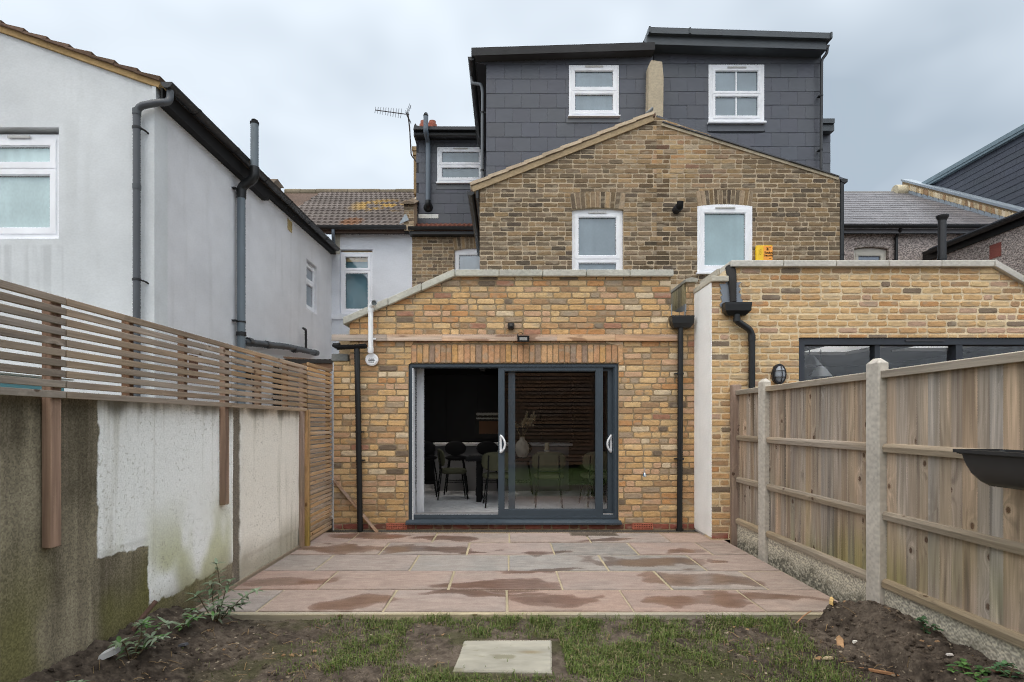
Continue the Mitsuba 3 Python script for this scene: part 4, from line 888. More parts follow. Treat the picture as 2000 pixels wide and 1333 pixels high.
part(SV, 'cage', [lathe([(.054, 0), (.060, 0), (.060, .03), (.05, .035)], 18, (-3.50, sy - .02, tz))] + [tube([(-3.5 + .05 * math.cos(a), sy - .02 + .05 * math.sin(a), tz + .02), (-3.5 + .04 * math.cos(a), sy - .02 + .04 * math.sin(a), tz + .055), (-3.5, sy - .02, tz + .075)], .007, 5) for a in np.arange(6) * math.pi / 3], MATT, BLK)
part(SV, 'collar', [cyl((sx_, sy, Z(v + 4, sy)), (sx_, sy, Z(v - 4, sy)), .066, 18) for v in (374, 653)] + [cyl((sx_, sy, Z(v + 2, sy)), (sx_, sy, Z(v - 1, sy)), .064, 18) for v in (629,)], PLAS, BLK, 40)
for v in (374, 630): part(SV, 'bracket', bx(sx_ - .09, sx_ - .03, sy - .11, sy - .05, Z(v, sy), Z(v - 3, sy)), PLAS, BLK)
SB = thing('branch_pipe', 'dark horizontal waste pipe running along the foot of the white side wall', 'pipe')
part(SB, 'pipe', tube([(-3.69, sy + .05, Z(668, sy)), (-3.69, 10, 2.62), (-3.69, 11.6, 2.70)], .052, 16), PLAS, lin(52, 57, 62), 50)
part(SB, 'collar', [cyl((-3.69, y, 2.49 + (y - 8.3) * .063), (-3.69, y + .12, 2.497 + (y - 8.3) * .063), .060, 16) for y in (8.45, 9.1, 10.3, 11.4)], PLAS, (.03, .032, .035), 40)
part(SB, 'vent_stub', tube(fillet([(-3.69, 10.95, 2.70), (-3.69, 10.95, 3.06), (-3.69, 10.80, 3.06)], .05, 5), .022, 10), PLAS, BLK, 50)
# main roof of the rendered house: rolled tiles, ridge, gutter
part(LH, 'main_roof', slope_box(-8.5, -2.16, 12.72, 16.8), RTILE, lin(100, 84, 74))
part(LH, 'roof_tiles', wave_tiles(-5.2, -2.17, 12.70, 16.75, roof_z, lin(114, 106, 101), gauge=.285, lam=.135, amp=.024), RTILE, kind='stuff')
for i in range(9):
    part(LH, 'ridge_tile', lathe([(0, 0), (.115, 0), (.115, .44), (0, .44)], 12), RTILE, tuple(np.array(lin(132, 122, 104)) * R.uniform(.85, 1.1)))
    k = LH + '__ridge_tile' + ('' if i == 0 else f'_{i:03d}')
    scene[k]['to_world'] = T().translate([-2.2 - i * .45, 16.8, roof_z(16.8) - .02 + R.uniform(-.006, .006)]).rotate([0, 1, 0], -90)
part(LH, 'parapet_end', hull([(x, y, z) for x in (X(528, 16.6), X(541, 16.6)) for y, z in ((16.0, 7.3), (16.9, 7.3), (16.9, Z(360, 16.6)), (16.5, Z(355, 16.6)), (16.0, Z(378, 16.6)))]), REND, lin(206, 206, 204))
part(LH, 'parapet_tile', hull([(x, y, z) for x in (X(520, 16.6), X(545, 16.6)) for y, z in ((15.9, Z(384, 16.6)), (16.5, Z(353, 16.6)), (17.0, Z(357, 16.6)))] + [(X(533, 16.6), 16.6, Z(350, 16.6))]), RTILE, lin(116, 104, 92))
LG2 = thing('eaves_gutter', 'grey black gutter with short bent outlet under the old rolled tile roof', 'gutter')
part(LG2, 'gutter', gutter((-4.0, 12.64, mz(447) - .03), (mx(797), 12.64, mz(447) - .03), .07), PLAS, (.030, .032, .036))
part(LG2, 'fascia', bx(-3.9, mx(800), 12.72, 12.9, mz(458.5), mz(450)), MATT, (.03, .027, .028))
part(LG2, 'outlet', tube(fillet([(mx(657), 12.66, mz(455)), (mx(657), 12.66, mz(466)), (mx(654), 12.8, mz(474)), (mx(654), 12.84, mz(492))], .08, 5), .038, 12), PLAS, GREYP, 50)
# lean-to in the neighbour's side yard
LT = thing('lean_to', 'low brown lean-to roof in the side yard behind the slatted screen', 'lean-to')
part(LT, 'roof_sheet', [hull([(x, y, Z(v, 9.6) + t) for x, v in ((-3.60, 700), (-2.55, 712)) for y in (9.6, 11.8) for t in (0, .03)])], RTILE, lin(150, 120, 96))
part(LT, 'batten', bx(-3.6, -2.5, 9.55, 9.6, Z(722, 9.6), Z(708, 9.6)), WX, lin(150, 104, 68))
part(LT, 'edge', bx(-3.62, -2.5, 9.52, 9.55, Z(711, 9.6), Z(703, 9.6)), MATT, lin(60, 56, 54))
part(LT, 'post', bx(-2.62, -2.56, 9.6, 9.66, 0, 2.2), WZ, lin(130, 96, 66))
SBX = thing('storage_box', 'teal garden storage box glimpsed through the slats of the left trellis', 'storage box')
part(SBX, 'body', bx(-4.6, -3.2, 3.55, 4.3, .0, Z(728, 3.6), .02), PLAS, lin(96, 152, 164))
part(SBX, 'lid', bx(-4.64, -3.16, 3.5, 4.34, Z(728, 3.6), Z(722, 3.6), .01), PLAS, lin(196, 200, 200))
YV = thing('yard_pipes', 'black pipes and valves on the white wall behind the slats', 'pipes')
for y, z0, z1, r in ((8.75, 1.3, 2.3, .025), (9.6, 1.0, 2.25, .045), (9.75, 1.4, 2.2, .03)):
    part(YV, 'pipe', cyl((-3.72, y, z0), (-3.72, y, z1), r, 10), PLAS, BLK, 40)
part(YV, 'box', bx(-3.78, -3.70, 8.45, 8.62, 1.95, 2.1), MATT, BLK)
part(YV, 'brick_vent', extr(sbox(7.05, 1.85, 7.25, 2.15), 0, .01, facing_right(XS)), MAS, lin(96, 70, 58))

# ------------------------------------------------------------------ houses further right
PH = thing('pebbledash_house', 'grey brown pebbledash house with slate roof and sloping black gutter, at the right', 'house')
pw_ = (mx(1668), 4.2, mx(1736), mz(486))
bb, tt = arch_poly(pw_[0], pw_[2], pw_[3], .045, .02, 0)
pp = sbox(7.1, 0, 11.4, 5.54).difference(Polygon([(pw_[0], 4.2), (pw_[2], 4.2)] + bb[::-1]))
part(PH, 'house_wall', extr(pp, -.25, 0, MM), PEB)
part(PH, 'window_lining', bx(pw_[0], pw_[2], YM + .2, YM + .22, 4.2, 5.3), MATT, lin(70, 76, 84))
window(PH, pw_[0] + .01, 4.2, pw_[2] - .01, pw_[3] - .01, facing_y(YM + .08), [(0, 1)], wf=.08, ws=.05, arch=.04, sill=0, vent=False, pane=lin(120, 132, 148), white=lin(196, 190, 178))
part(PH, 'main_roof', slope_box(7.1, 11.45, 12.72, 16.8), SLATE, lin(96, 94, 96))
mb = MB()
y, k = 12.70, 0
while y < 16.7:
    x = 7.1 - (.125 if k % 2 else 0)
    while x < 11.4:
        c = tuple(np.array(lin(104, 101, 103)) * R.uniform(.8, 1.12)); t = R.uniform(-.003, .003)
        mb.add(hull([(xx, yy, roof_z(yy) + zz) for xx in (x + .002, x + .25) for yy, zz in ((y, .002), (y, .022 + t), (y + .26, .002), (y + .26, .008))]), c); x += .252
    y += .235; k += 1
part(PH, 'roof_slates', mb, SLATE, kind='stuff')
part(PH, 'ridge', hull([(x, 16.8 + dy, roof_z(16.8) + dz) for x in (7.1, 11.5) for dy, dz in ((-.14, -.07), (0, .04), (.14, -.07))]), MAS, lin(110, 108, 106))
g6 = thing('eaves_gutter', 'black gutter and downpipe under the grey slate roof at the right', 'gutter')
part(g6, 'gutter', gutter((7.15, 12.64, mz(448)), (11.3, 12.64, mz(448)), .065), PLAS, BLK)
part(g6, 'fascia', bx(7.1, 11.4, 12.74, 12.9, mz(458), mz(446)), PLAS, BLK)
part(g6, 'pipe', tube(fillet([(mx(1746), 12.68, mz(450)), (mx(1747), 12.70, mz(456)), (mx(1747), 12.84, mz(464)), (mx(1746), 12.84, 4)], .05, 4), .034, 12), PLAS, BLK, 50)
XP = 9.20
part(PH, 'outrigger_wall', extr(Polygon([(9.3, 0), (12.9, 0), (12.9, 5.0), (9.3, 4.98)]), -.25, 0, facing_left(XP)), PEB)
part(PH, 'air_brick', extr(sbox(10.9, 4.42, 11.16, 4.68), -.01, .006, facing_left(XP)), MAS, lin(140, 84, 74))
part(PH, 'outrigger_roof', roof_plane((XP - .1, 5.0), (11.4, 5.72), 9.2, 12.64, .06), SLATE, SLC)
g7 = thing('eaves_gutter', 'thick black gutter and fascia rising across the pebbledash side wall at the right', 'gutter')
part(g7, 'gutter', gutter((XP - .12, 9.1, 5.0), (XP - .12, 12.7, 5.0), .07), PLAS, BLK)
part(g7, 'fascia', [bx(XP - .035, XP - .005, 9.2, 12.9, 4.83, 5.02)], PLAS, BLK)
# party parapet of crumbling brick and the slate cheek beyond it
PA = part(PH, 'party_parapet', extr(Polygon([(12.6, roof_z(12.6) - .3), (16.9, roof_z(16.9) - .4), (16.9, roof_z(16.9) + .30), (12.6, roof_z(12.6) + .30)]), 0, .20, lambda a, b, d: (11.42 + d, a, b)), MAS, lin(150, 132, 104))
for i in range(46):
    y = 12.7 + i * .09; z = roof_z(y)
    part(PA, 'stepped_brick', hull([(11.42 - R.uniform(.01, .03), y + a, z + b) for a, b in ((0, .10), (.08, .17), (.075, .30), (-.01, .22))] + [(11.45, y + a, z + b) for a, b in ((0, .10), (.08, .17), (.075, .30), (-.01, .22))]), MAS, tuple(np.array(R.choice([lin(204, 184, 150), lin(180, 156, 120), lin(160, 130, 100), lin(216, 200, 170)])) * R.uniform(.85, 1.1)))
part(PH, 'lead_soakers', [hull([(11.40, y + a, roof_z(y) + b) for a, b in ((0, -.01), (.22, .11), (.22, .24), (.05, .13))] + [(11.415, y + a, roof_z(y) + b) for a, b in ((0, -.01), (.22, .11), (.22, .24), (.05, .13))]) for y in np.arange(12.7, 16.7, .21)], PLAS, lin(142, 152, 160), kind='stuff')
part(PH, 'lead_capping', hull([(x, y, roof_z(y) + b) for x in (11.38, 11.66) for y in (12.6, 16.9) for b in (.31, .37)]), PLAS, lin(140, 150, 158))
part(PH, 'ridge_end', lathe([(0, 0), (.17, 0), (.17, .30), (0, .30)], 14), MAS, lin(186, 176, 150), 40)
scene[PH + '__ridge_end']['to_world'] = T().translate([11.1, 16.75, roof_z(16.8) + .02]).rotate([0, 1, 0], 90)
SH = thing('slate_house', 'dark slate clad dormer cheek with grey metal verge beyond the crumbling brick parapet', 'house')
ck = Polygon([(12.75, roof_z(12.75) + .2), (16.35, 7.80), (16.35, 7.86), (12.0, 7.86), (12.0, 6.0)])
CK = part(SH, 'cheek', extr(ck, -.2, 0, facing_left(11.66)), MATT, lin(54, 56, 62))
lay_slates(CK, ck.intersection(sbox(12.6, 5, 17, 7.9)), facing_left(11.66), 5.8, 7.80, 12.5, 17, .6, .15, 0, col=lin(66, 70, 80), keep=140, tilt=.012)
part(SH, 'verge_trim', [bx(11.55, 11.70, 12.0, 16.95, 7.80, 7.94), bx(11.53, 11.55, 12.0, 16.95, 7.86, 7.96)], PLAS, lin(116, 134, 142))
part(SH, 'roof', bx(11.7, 16, 12.0, 16.9, 5.5, 7.9), MATT, lin(54, 56, 62))
BP = thing('vent_pipe', 'black cowled vent pipe standing in front of the pebbledash wall', 'pipe')
bx_, by_ = X(1840, 9.0), 9.0
part(BP, 'pipe', cyl((bx_, by_, 3.2), (bx_, by_, Z(430, by_)), .056, 16), PLAS, (.022, .022, .024), 40)
part(BP, 'cowl', lathe([(0, 0), (.058, 0), (.062, .02), (.082, .05), (.085, .08), (.06, .085), (0, .085)], 18, (bx_ + .004, by_, Z(432, by_))), PLAS, (.02, .02, .022), 30)
part(BP, 'collar', cyl((bx_, by_, Z(508, by_)), (bx_, by_, Z(500, by_)), .064, 16), PLAS, BLK, 40)

# ------------------------------------------------------------------ ground, patio
def ground_z(x, y):
    """The lawn with a raised bank along the left wall and a heap of dug soil along the right fence."""
    x, y = np.asarray(x, float), np.asarray(y, float)
    z = -.054 + 0 * x
    P = np.stack([x, y, 0 * x], -1)
    n = meshkit.fbm(P * 2.1 + 5, 4, seed=2) - .5
    z = z + .04 * n
    L = np.clip((-1.68 - x) / .5, 0, 1); z = z + .20 * L ** 1.3 * np.clip((4.35 - y) / .6, 0, 1)
    wob = .10 * (meshkit.fbm(P * 3.3, 3, seed=7) - .5)
    edge = 2.15 + .06 * np.clip(3.6 - y, 0, 1) + wob
    h = np.clip((x - edge) / .09, 0, 1); h = h * h * (3 - 2 * h)
    z = z + h * (.105 + .06 * (meshkit.fbm(P * 5.2, 4, seed=9) - .5)) * np.clip((4.12 - y) / .08, 0, 1)
    lump = np.exp(-(((x - 2.34) / .19) ** 2 + ((y - 3.96) / .13) ** 2) ** 1.6)
    lump2 = np.exp(-(((x - 2.46) / .12) ** 2 + ((y - 3.72) / .24) ** 2) ** 1.3)
    z = z + .050 * lump + .09 * lump2 + .03 * h * np.clip((x - 2.3) / .3, 0, 1)
    rough = .018 + .022 * np.maximum(h, np.clip(L * 1.4, 0, 1))
    z = z + rough * 2.1 * (meshkit.fbm(P * 12, 5, seed=4) - .5) + rough * .45 * (np.abs(meshkit.noise(P * 34, 6) - .5) * 2 - .5)
    z = z + .022 * np.clip((y - 3.85) / .2, 0, 1) * np.clip((x + 1.9) / .3, 0, 1)
    st = np.clip(1.35 - np.maximum(np.abs(x - .02) / .36, np.abs(y - 3.49) / .30), 0, .35) / .35
    return z * (1 - st) + st * (-.047 + .012 * n)
def grid(x0, x1, y0, y1, st, zf, skirt=0):
    xs, ys = np.linspace(x0, x1, int((x1 - x0) / st) + 1), np.linspace(y0, y1, int((y1 - y0) / st) + 1)
    gx, gy = np.meshgrid(xs, ys); v = np.stack([gx, gy, zf(gx, gy)], -1).reshape(-1, 3); w = len(xs)
    i, j = np.meshgrid(np.arange(len(ys) - 1), np.arange(w - 1), indexing='ij'); a = (i * w + j).ravel()
    return TM(v, np.vstack([np.stack([a, a + 1, a + w + 1], 1), np.stack([a, a + w + 1, a + w], 1)]))
struct('ground', bx(-80, 80, -60, 120, -.8, -.35), SOIL)
struct('soil_lawn', grid(-2.22, 2.66, 1.9, 4.13, .013, ground_z), SOIL, smooth=True)
struct('lawn', grid(-2.22, 2.66, -3.2, 1.9, .06, ground_z), LEAF, (.05, .085, .016), smooth=True)
struct('yard', bx(-12, -2.42, -4, 13, -.3, -.02), MAS, lin(128, 122, 114))
struct('neighbour_garden', bx(2.75, 14, -4, 6.7, -.3, -.06), SOIL)
PT = struct('patio', bx(-2.20, 2.52, 4.14, 7.30, -.3, -.030), MAS, lin(150, 128, 96))
ROWS = [(7.13, 6.575, [-1.75, -.81, .06, .97, 1.87]), (6.56, 5.965, [-1.28, -.385, .51, 1.37, 2.12]), (5.95, 5.325, [-1.72, -.86, .04, .95, 1.84]), (5.31, 4.725, [-1.50, -.45, .47, 1.35, 2.12]), (4.71, 4.175, [-1.76, -.86, .02, .92, 1.86])]
PCOL = [lin(146, 128, 118), lin(152, 133, 122), lin(144, 130, 121), lin(140, 131, 124), lin(148, 124, 111), lin(148, 132, 122)]
FU = lambda a, b, d: (a, b, d)
for r, (ya, yb, js) in enumerate(ROWS):
    e = [-2.19] + js + [2.51]
    for a, b in zip(e, e[1:]):
        jx = [R.uniform(-.004, .004) for _ in range(4)]
        P = [(a + .009 + jx[0], yb + .007), (a + (b - a) * .5, yb + .007 + R.uniform(-.003, .003)), (b - .009 + jx[1], yb + .007), (b - .009 + jx[2], ya - .007), (a + (b - a) * .45, ya - .007 + R.uniform(-.003, .003)), (a + .009 + jx[3], ya - .007)]
        c = np.array(R.choice(PCOL)) * R.uniform(.93, 1.06) * .7 + np.array(PCOL).mean(0) * .3
        if r in (1, 2) and a > -1.0 and R.random() < .6: c = np.array(lin(134, 127, 121)) * R.uniform(.95, 1.08)
        part(PT, 'paving_slab', prism(P, R.uniform(-.003, .003), -.028, FU, .006, .0012), PAVE, tuple(c))
part(PT, 'mortar_joint', bx(-2.19, 2.51, 4.16, 7.14, -.031, -.009), MAS, lin(158, 146, 122))
part(PT, 'edge_strip', bx(-2.2, 2.5, 7.14, 7.19, -.03, -.006), MAS, lin(130, 112, 90))
DC = thing('drain_channel', 'narrow black slotted drain channel along the foot of the brick wall', 'drain')
part(DC, 'channel', bx(-2.1, 2.35, 7.195, 7.28, -.03, -.012), MATT, (.02, .02, .021))
for i in range(1):
    part(DC, 'grating', [bx(-2.1 + k * .03, -2.1 + k * .03 + .016, 7.20, 7.275, -.012, .0) for k in range(148)] + [bx(-2.1, 2.35, 7.195, 7.206, -.012, .004), bx(-2.1, 2.35, 7.268, 7.28, -.012, .004)], MATT, lin(84, 80, 74), kind='stuff')
MC = thing('manhole_cover', 'rusty ribbed drain cover sunk in the patio right of the door', 'manhole cover')
part(MC, 'frame', extr(ring(X(1113, 7.0), 6.93, X(1206, 7.0), 7.12, .015), .003, .006, FU), MATT, lin(110, 100, 90))
part(MC, 'lid', [bx(X(1113, 7.0) + .014, X(1206, 7.0) - .014, 6.94, 7.11, .001, .0045)] + [bx(X(1113, 7.0) + .03, X(1206, 7.0) - .03, 6.955 + k * .027, 6.967 + k * .027, .004, .007) for k in range(6)], MATT, lin(96, 86, 76))
TE = thing('timber_edging', 'pale timber board edging the front of the patio', 'edging')
part(TE, 'board', hull([(x, y, z) for x in (-2.2, .155) for y in (4.105, 4.16) for z in (-.17, -.002)]), WX, lin(158, 147, 122))
part(TE, 'board', hull([(x, y, z) for x in (.158, 2.5) for y in (4.107, 4.16) for z in (-.17, -.004)]), WX, lin(152, 142, 118))
TE2 = thing('slab_edging', 'thin strip of stone edging between the patio and the left wall', 'edging')
part(TE2, 'strip', bx(-2.205, -2.19, 4.16, 7.25, -.05, .02), MAS, lin(140, 126, 108))
SS = thing('stepping_stone', 'pale cream stepping stone lying in the grass', 'stone slab')
gq = lambda u, v, z: ((u - 985) / F * ((HC - z) * F / (v - 825)), (HC - z) * F / (v - 825))
top = [gq(906, 1250, -.03), gq(985, 1249, -.03), gq(1077, 1249, -.03), gq(1078, 1311, -.03), gq(980, 1309, -.03), gq(884, 1308, -.03), gq(897, 1278, -.03)][::-1]
put(SS, prism(top, -.036, -.1, FU, .008, .003), 'm_cream', lin(154, 150, 136))

# ------------------------------------------------------------------ left boundary: rendered wall, trellis, slatted screen
BW = thing('garden_wall', 'stained rendered garden wall with half peeling white paint, on the left', 'wall')
ys_, zs_ = np.arange(-1.5, 6.372, .022), np.arange(-.30, 1.462, .022)
gy, gz = np.meshgrid(ys_, zs_); P = np.stack([gy * 3, gz * 3, 0 * gy], -1)
wx = -2.205 + .012 * (meshkit.fbm(P, 3, seed=3) - .5) + .0015 * (meshkit.fbm(P * 7, 3, seed=8) - .5)
wx -= .020 * ((gy > 4.79) & (gy < 4.91))
wx += .006 * np.where(((gy > 3.19) & (gz > .605)) | ((gy > 3.64) & (gz > .2)), 1, 0)
w_ = len(ys_); i, j = np.meshgrid(np.arange(len(zs_) - 1), np.arange(w_ - 1), indexing='ij'); a = (i * w_ + j).ravel()
put(numbered(BW + '__face'), TM(np.stack([wx, gy, gz], -1).reshape(-1, 3), np.vstack([np.stack([a, a + w_, a + w_ + 1], 1), np.stack([a, a + w_ + 1, a + 1], 1)])), STUC, smooth=True)
part(BW, 'core', bx(-2.42, -2.225, -1.5, 6.37, -.3, 1.455), MAS, lin(150, 140, 124))
part(BW, 'end_face', bx(-2.42, -2.205, 6.368, 6.372, -.1, 1.46), MAS, lin(190, 182, 160))
SLC1, SLC2 = lin(142, 128, 114), lin(184, 148, 106)
def slat_tone(warm): return tuple((np.array(SLC1) * (1 - warm) + np.array(SLC2) * warm) * R.uniform(.82, 1.18))
TR = thing('trellis_fence', 'brown horizontal slat trellis raised above the rendered wall on the left', 'trellis')
bays = [(1.05, 2.865, .05), (2.872, 4.60, .2), (4.607, 6.36, .55)]
for a, b, warm in bays:
    for k in range(10):
        z = 1.944 - k * .0505 + .006 * (a - 2.8) / 2 * 0
        part(TR, 'slat', bx(-2.150 + R.uniform(-.002, .002), -2.132 + R.uniform(-.002, .002), a, b, z - .034, z, .002), WY, slat_tone(warm))
for y0, y1, zb in ((2.795, 2.862, .74), (4.54, 4.605, .70), (6.30, 6.36, 0.0)):
    part(TR, 'post', bx(-2.198, -2.152, y0, y1, zb, 1.95, .003), WZ, tuple(np.array(lin(152, 124, 106)) * R.uniform(.9, 1.05)))
for y in (1.9, 3.40, 3.98, 5.20, 5.84):
    part(TR, 'batten', bx(-2.198, -2.153, y - .02, y + .02, 1.46, 1.94), WZ, lin(120, 94, 74))
SC = thing('slat_screen', 'tall screen of closely spaced warm brown slats between the white wall and the brick extension', 'slatted screen')
k = 0; z = 1.99
while z > .04:
    part(SC, 'slat', bx(-2.150 + R.uniform(-.002, .002), -2.130, 6.40, 7.27, z - .036, z, .002), WY, slat_tone(.6 + R.uniform(0, .4))); z -= .0505
part(SC, 'post', bx(-2.155, -2.105, 6.345, 6.395, 0.0, 1.47, .003), WZ, lin(166, 132, 92))
part(SC, 'batten', [bx(-2.195, -2.152, 7.22, 7.26, 0.02, 1.98)], WZ, lin(110, 84, 60))
part(SC, 'batten', [bx(-2.195, -2.152, 6.40, 6.44, 0.02, 1.98)], WZ, lin(110, 84, 60))

# ------------------------------------------------------------------ right boundary: concrete posts, gravel boards, close boarded panels
RF = thing('panel_fence', 'weathered close boarded timber fence with concrete posts, on the right', 'fence')
CONC = lin(190, 184, 172)
def conc_post(y0, y1, zt):
    pts = [(x, y, z) for x in (2.575, 2.648) for y in (y0, y1) for z in (-.3, zt - .035)] + [(2.600, y0 + .04, zt), (2.623, y0 + .04, zt), (2.600, y1 - .04, zt), (2.623, y1 - .04, zt)]
    m = trimesh.convex.convex_hull(np.array([(x + sx * .008, y, z) if s else (x, y + sy * .008, z) for x, y, z in pts for s in (0, 1) for sx, sy in ((1 if x < 2.611 else -1, 1 if y < (y0 + y1) / 2 else -1),)]))
    part(RF, 'concrete_post', m, MAS, tuple(np.array(CONC) * R.uniform(.95, 1.05)))
conc_post(4.05, 4.20, 1.785); conc_post(5.84, 5.98, 1.775); conc_post(2.10, 2.25, 1.78)
part(RF, 'end_post', bx(2.56, 2.66, 6.60, 6.685, -.05, 1.76, .006), WZ, lin(150, 124, 104))
def fence_tone():
    c = R.choices([lin(178, 157, 134), lin(166, 150, 133), lin(182, 156, 128), lin(176, 164, 149), lin(156, 136, 113)], [4, 3, 2.5, 2, 2])[0]
    return tuple((np.array(c) * .62 + .38 * np.array(lin(172, 154, 135))) * R.uniform(.80, 1.0))
MF = facing_left(2.640)
for y0, y1, rails in ((5.99, 6.598, 1), (4.205, 5.835, 1), (2.255, 4.045, 1), (.3, 2.095, 1)):
    part(RF, 'gravel_board', bx(2.61, 2.655, y0, y1, -.3, .205, .004), 'm_gravel', lin(192, 184, 166))
    y = y0
    while y < y1 - .02:
        w = R.uniform(.082, .108); e = min(y + w + .012, y1); t0 = R.uniform(0, .004)
        zt = 1.655; zb = .235
        part(RF, 'board', hull([(2.640 - d, yy, zz) for zz in (zb, zt) for yy, d in ((y, .004 + t0), (y, -.012), (e, .012 + t0), (e, -.012))]), WZ, fence_tone()); y += w
    for zr in (1.165, .70):
        part(RF, 'rail', hull([(x, yy, zr + dz + R.uniform(-.002, .002)) for yy in (y0, y1) for x, dz in ((2.64, -.036), (2.60, -.030), (2.594, .006), (2.606, .026), (2.64, .030))]), WY, tuple(np.array(lin(152, 137, 117)) * R.uniform(.9, 1.05)))
    part(RF, 'bottom_rail', hull([(x, yy, dz) for yy in (y0, y1) for x, dz in ((2.65, .207), (2.59, .207), (2.59, .245), (2.605, .262), (2.65, .268))]), WY, lin(148, 133, 108))
    part(RF, 'capping', hull([(x, yy, dz) for yy in (y0 - .004, y1 + .004) for x, dz in ((2.59, 1.645), (2.672, 1.645), (2.672, 1.690), (2.632, 1.702), (2.59, 1.692))]), WY, tuple(np.array(lin(156, 142, 122)) * R.uniform(.92, 1.04)))
PL = thing('trough_planter', 'black plastic trough planter hooked on the right hand fence', 'planter')
def trough(y0, y1, x0, x1, z0, z1):
    prof = [(z1, 0, .012), (z1 - .018, 0, .012), (z1 - .022, .012, .02), (z1 - .06, .016, .03), (z0 + .06, .028, .05), (z0 + .02, .05, .06), (z0, .075, .05)]
    def rg(g, c, z):
        a0, a1, b0, b1 = x0 + g, x1 - g * .4, y0 + g * 1.2, y1 - g * 1.2; pts = []
        for cx, cy, s in ((a1 - c, b1 - c, 0), (a0 + c, b1 - c, 90), (a0 + c, b0 + c, 180), (a1 - c, b0 + c, 270)):
            for t in range(0, 91, 18): pts.append((cx + c * math.cos(math.radians(s + t)), cy + c * math.sin(math.radians(s + t)), z))
        return pts
    rings = [rg(g, c, z) for z, g, c in prof]
    inner = [rg(.026, .02, z1), rg(.032, .03, z1 - .05), rg(.034, .03, z1 - .06)]
    rs = inner[::-1] + rings; n = len(rs[0]); v = np.vstack(rs); f = []
    for i in range(len(rs) - 1):
        for j in range(n):
            k = (j + 1) % n; f += [[i * n + j, i * n + k, (i + 1) * n + k], [i * n + j, (i + 1) * n + k, (i + 1) * n + j]]
    v = np.vstack([v, v[:n].mean(0), v[-n:].mean(0)]); q = len(rs) * n
    for j in range(n):
        k = (j + 1) % n; f += [[q, k, j], [q + 1, q - n + j, q - n + k]]
    return TM(v, f)
part(PL, 'trough', trough(2.35, 3.08, 2.36, 2.59, 1.02, 1.195), PLAS, (.026, .027, .029), 35)
part(PL, 'rim_band', [extr(ring(2.352, 2.342, 2.596, 3.088, .014), 1.182, 1.199, FU)], PLAS, (.03, .031, .033))
part(PL, 'compost', grid(2.385, 2.575, 2.39, 3.04, .02, lambda x, y: 1.143 + .012 * meshkit.fbm(np.stack([x * 20, y * 20, 0 * x], -1), 3)), SOIL)
part(PL, 'hook', [bx(2.585, 2.60, y, y + .03, 1.17, 1.21) for y in (2.55, 2.9)], PLAS, BLK)

# ------------------------------------------------------------------ fittings on the brick extension
TB = thing('timber_batten', 'long pinkish timber batten fixed across the brick extension above the door', 'batten')
for a, b, c in ((650, 757, lin(172, 158, 144)), (757.3, 864, lin(204, 172, 142)), (864.4, 1087, lin(202, 168, 138)), (1087.3, 1200, lin(200, 166, 132)), (1200.3, 1321, lin(198, 160, 128))):
    part(TB, 'length', bx(ex(a), ex(b), 7.245, 7.284, ez(667) - .002, ez(655), .002), BATT, c)
WP = thing('waste_pipe', 'white plastic pipe with elbow and round vent terminal on the brick extension', 'pipe')
wx_ = ex(727.5)
part(WP, 'pipe', cyl((wx_, 7.20, ez(606)), (wx_, 7.20, ez(692)), .031, 16), PLAS, (.80, .81, .82), 40)
part(WP, 'elbow', tube(fillet([(wx_, 7.20, ez(612)), (wx_, 7.20, ez(602)), (wx_ + .045, 7.16, ez(598)), (wx_ + .06, 7.13, ez(597.5))], .03, 5), .034, 16, cap=False), PLAS, (.80, .81, .82), 50)
part(WP, 'bore', cyl((wx_ + .05, 7.15, ez(597.8)), (wx_ + .053, 7.145, ez(597.7)), .029, 14), MATT, (.10, .11, .11))
part(WP, 'collar', [cyl((wx_, 7.20, ez(612)), (wx_, 7.20, ez(606)), .036, 16), cyl((wx_, 7.20, ez(690)), (wx_, 7.20, ez(681)), .036, 16)], PLAS, (.78, .79, .80), 40)
part(WP, 'clip', [bx(wx_ - .034, wx_ + .055, 7.21, 7.245, ez(665.5), ez(662.5))], PLAS, (.78, .79, .80))
g = Polygon([(wx_ + .078 * math.cos(t), ez(703.5) + .078 * math.sin(t)) for t in np.linspace(0, 2 * np.pi, 29)[:-1]])
part(WP, 'terminal', [extr(g, .012, .05, M73), extr(g.buffer(-.012), .05, .062, M73)], PLAS, (.82, .82, .82))
part(WP, 'slot', [extr(sbox(wx_ - .040 + abs(k) * .006, ez(706) - k * .018 - .004, wx_ + .040 - abs(k) * .006, ez(706) - k * .018 + .004), .062, .064, M73) for k in (-1, 0, 1)], MATT, DARK)
FLD = thing('floodlight', 'small black floodlight mounted on the timber batten', 'floodlight')
fx, fz = ex(1021.5), ez(664.5)
part(FLD, 'body', hull([(fx + sx * .073, y, fz + dz) for sx in (-1, 1) for y, dz in ((7.18, -.040), (7.165, .032), (7.225, .045), (7.225, -.035))]), PLAS, (.014, .014, .015))
part(FLD, 'lens', hull([(fx + sx * .046, y, fz + dz) for sx in (-1, 1) for y, dz in ((7.174, -.022), (7.168, .016), (7.182, -.022), (7.176, .016))]), PLAS, lin(160, 160, 156))
part(FLD, 'cable', tube(fillet([(fx - .07, 7.22, fz + .02), (fx - .075, 7.23, fz + .07), (fx - .02, 7.24, fz + .085), (fx + .0, 7.25, fz + .06)], .03, 4), .004, 6), PLAS, BLK)
SE = thing('motion_sensor', 'small black wall sensor above the floodlight', 'sensor')
part(SE, 'box', bx(ex(991.5), ex(1004.5), 7.22, 7.292, ez(645), ez(632.5), .012), PLAS, (.02, .02, .021))
part(SE, 'dome', trimesh.creation.icosphere(2, .032).apply_translation((ex(998), 7.222, ez(640))), PLAS, (.012, .012, .013), 40)
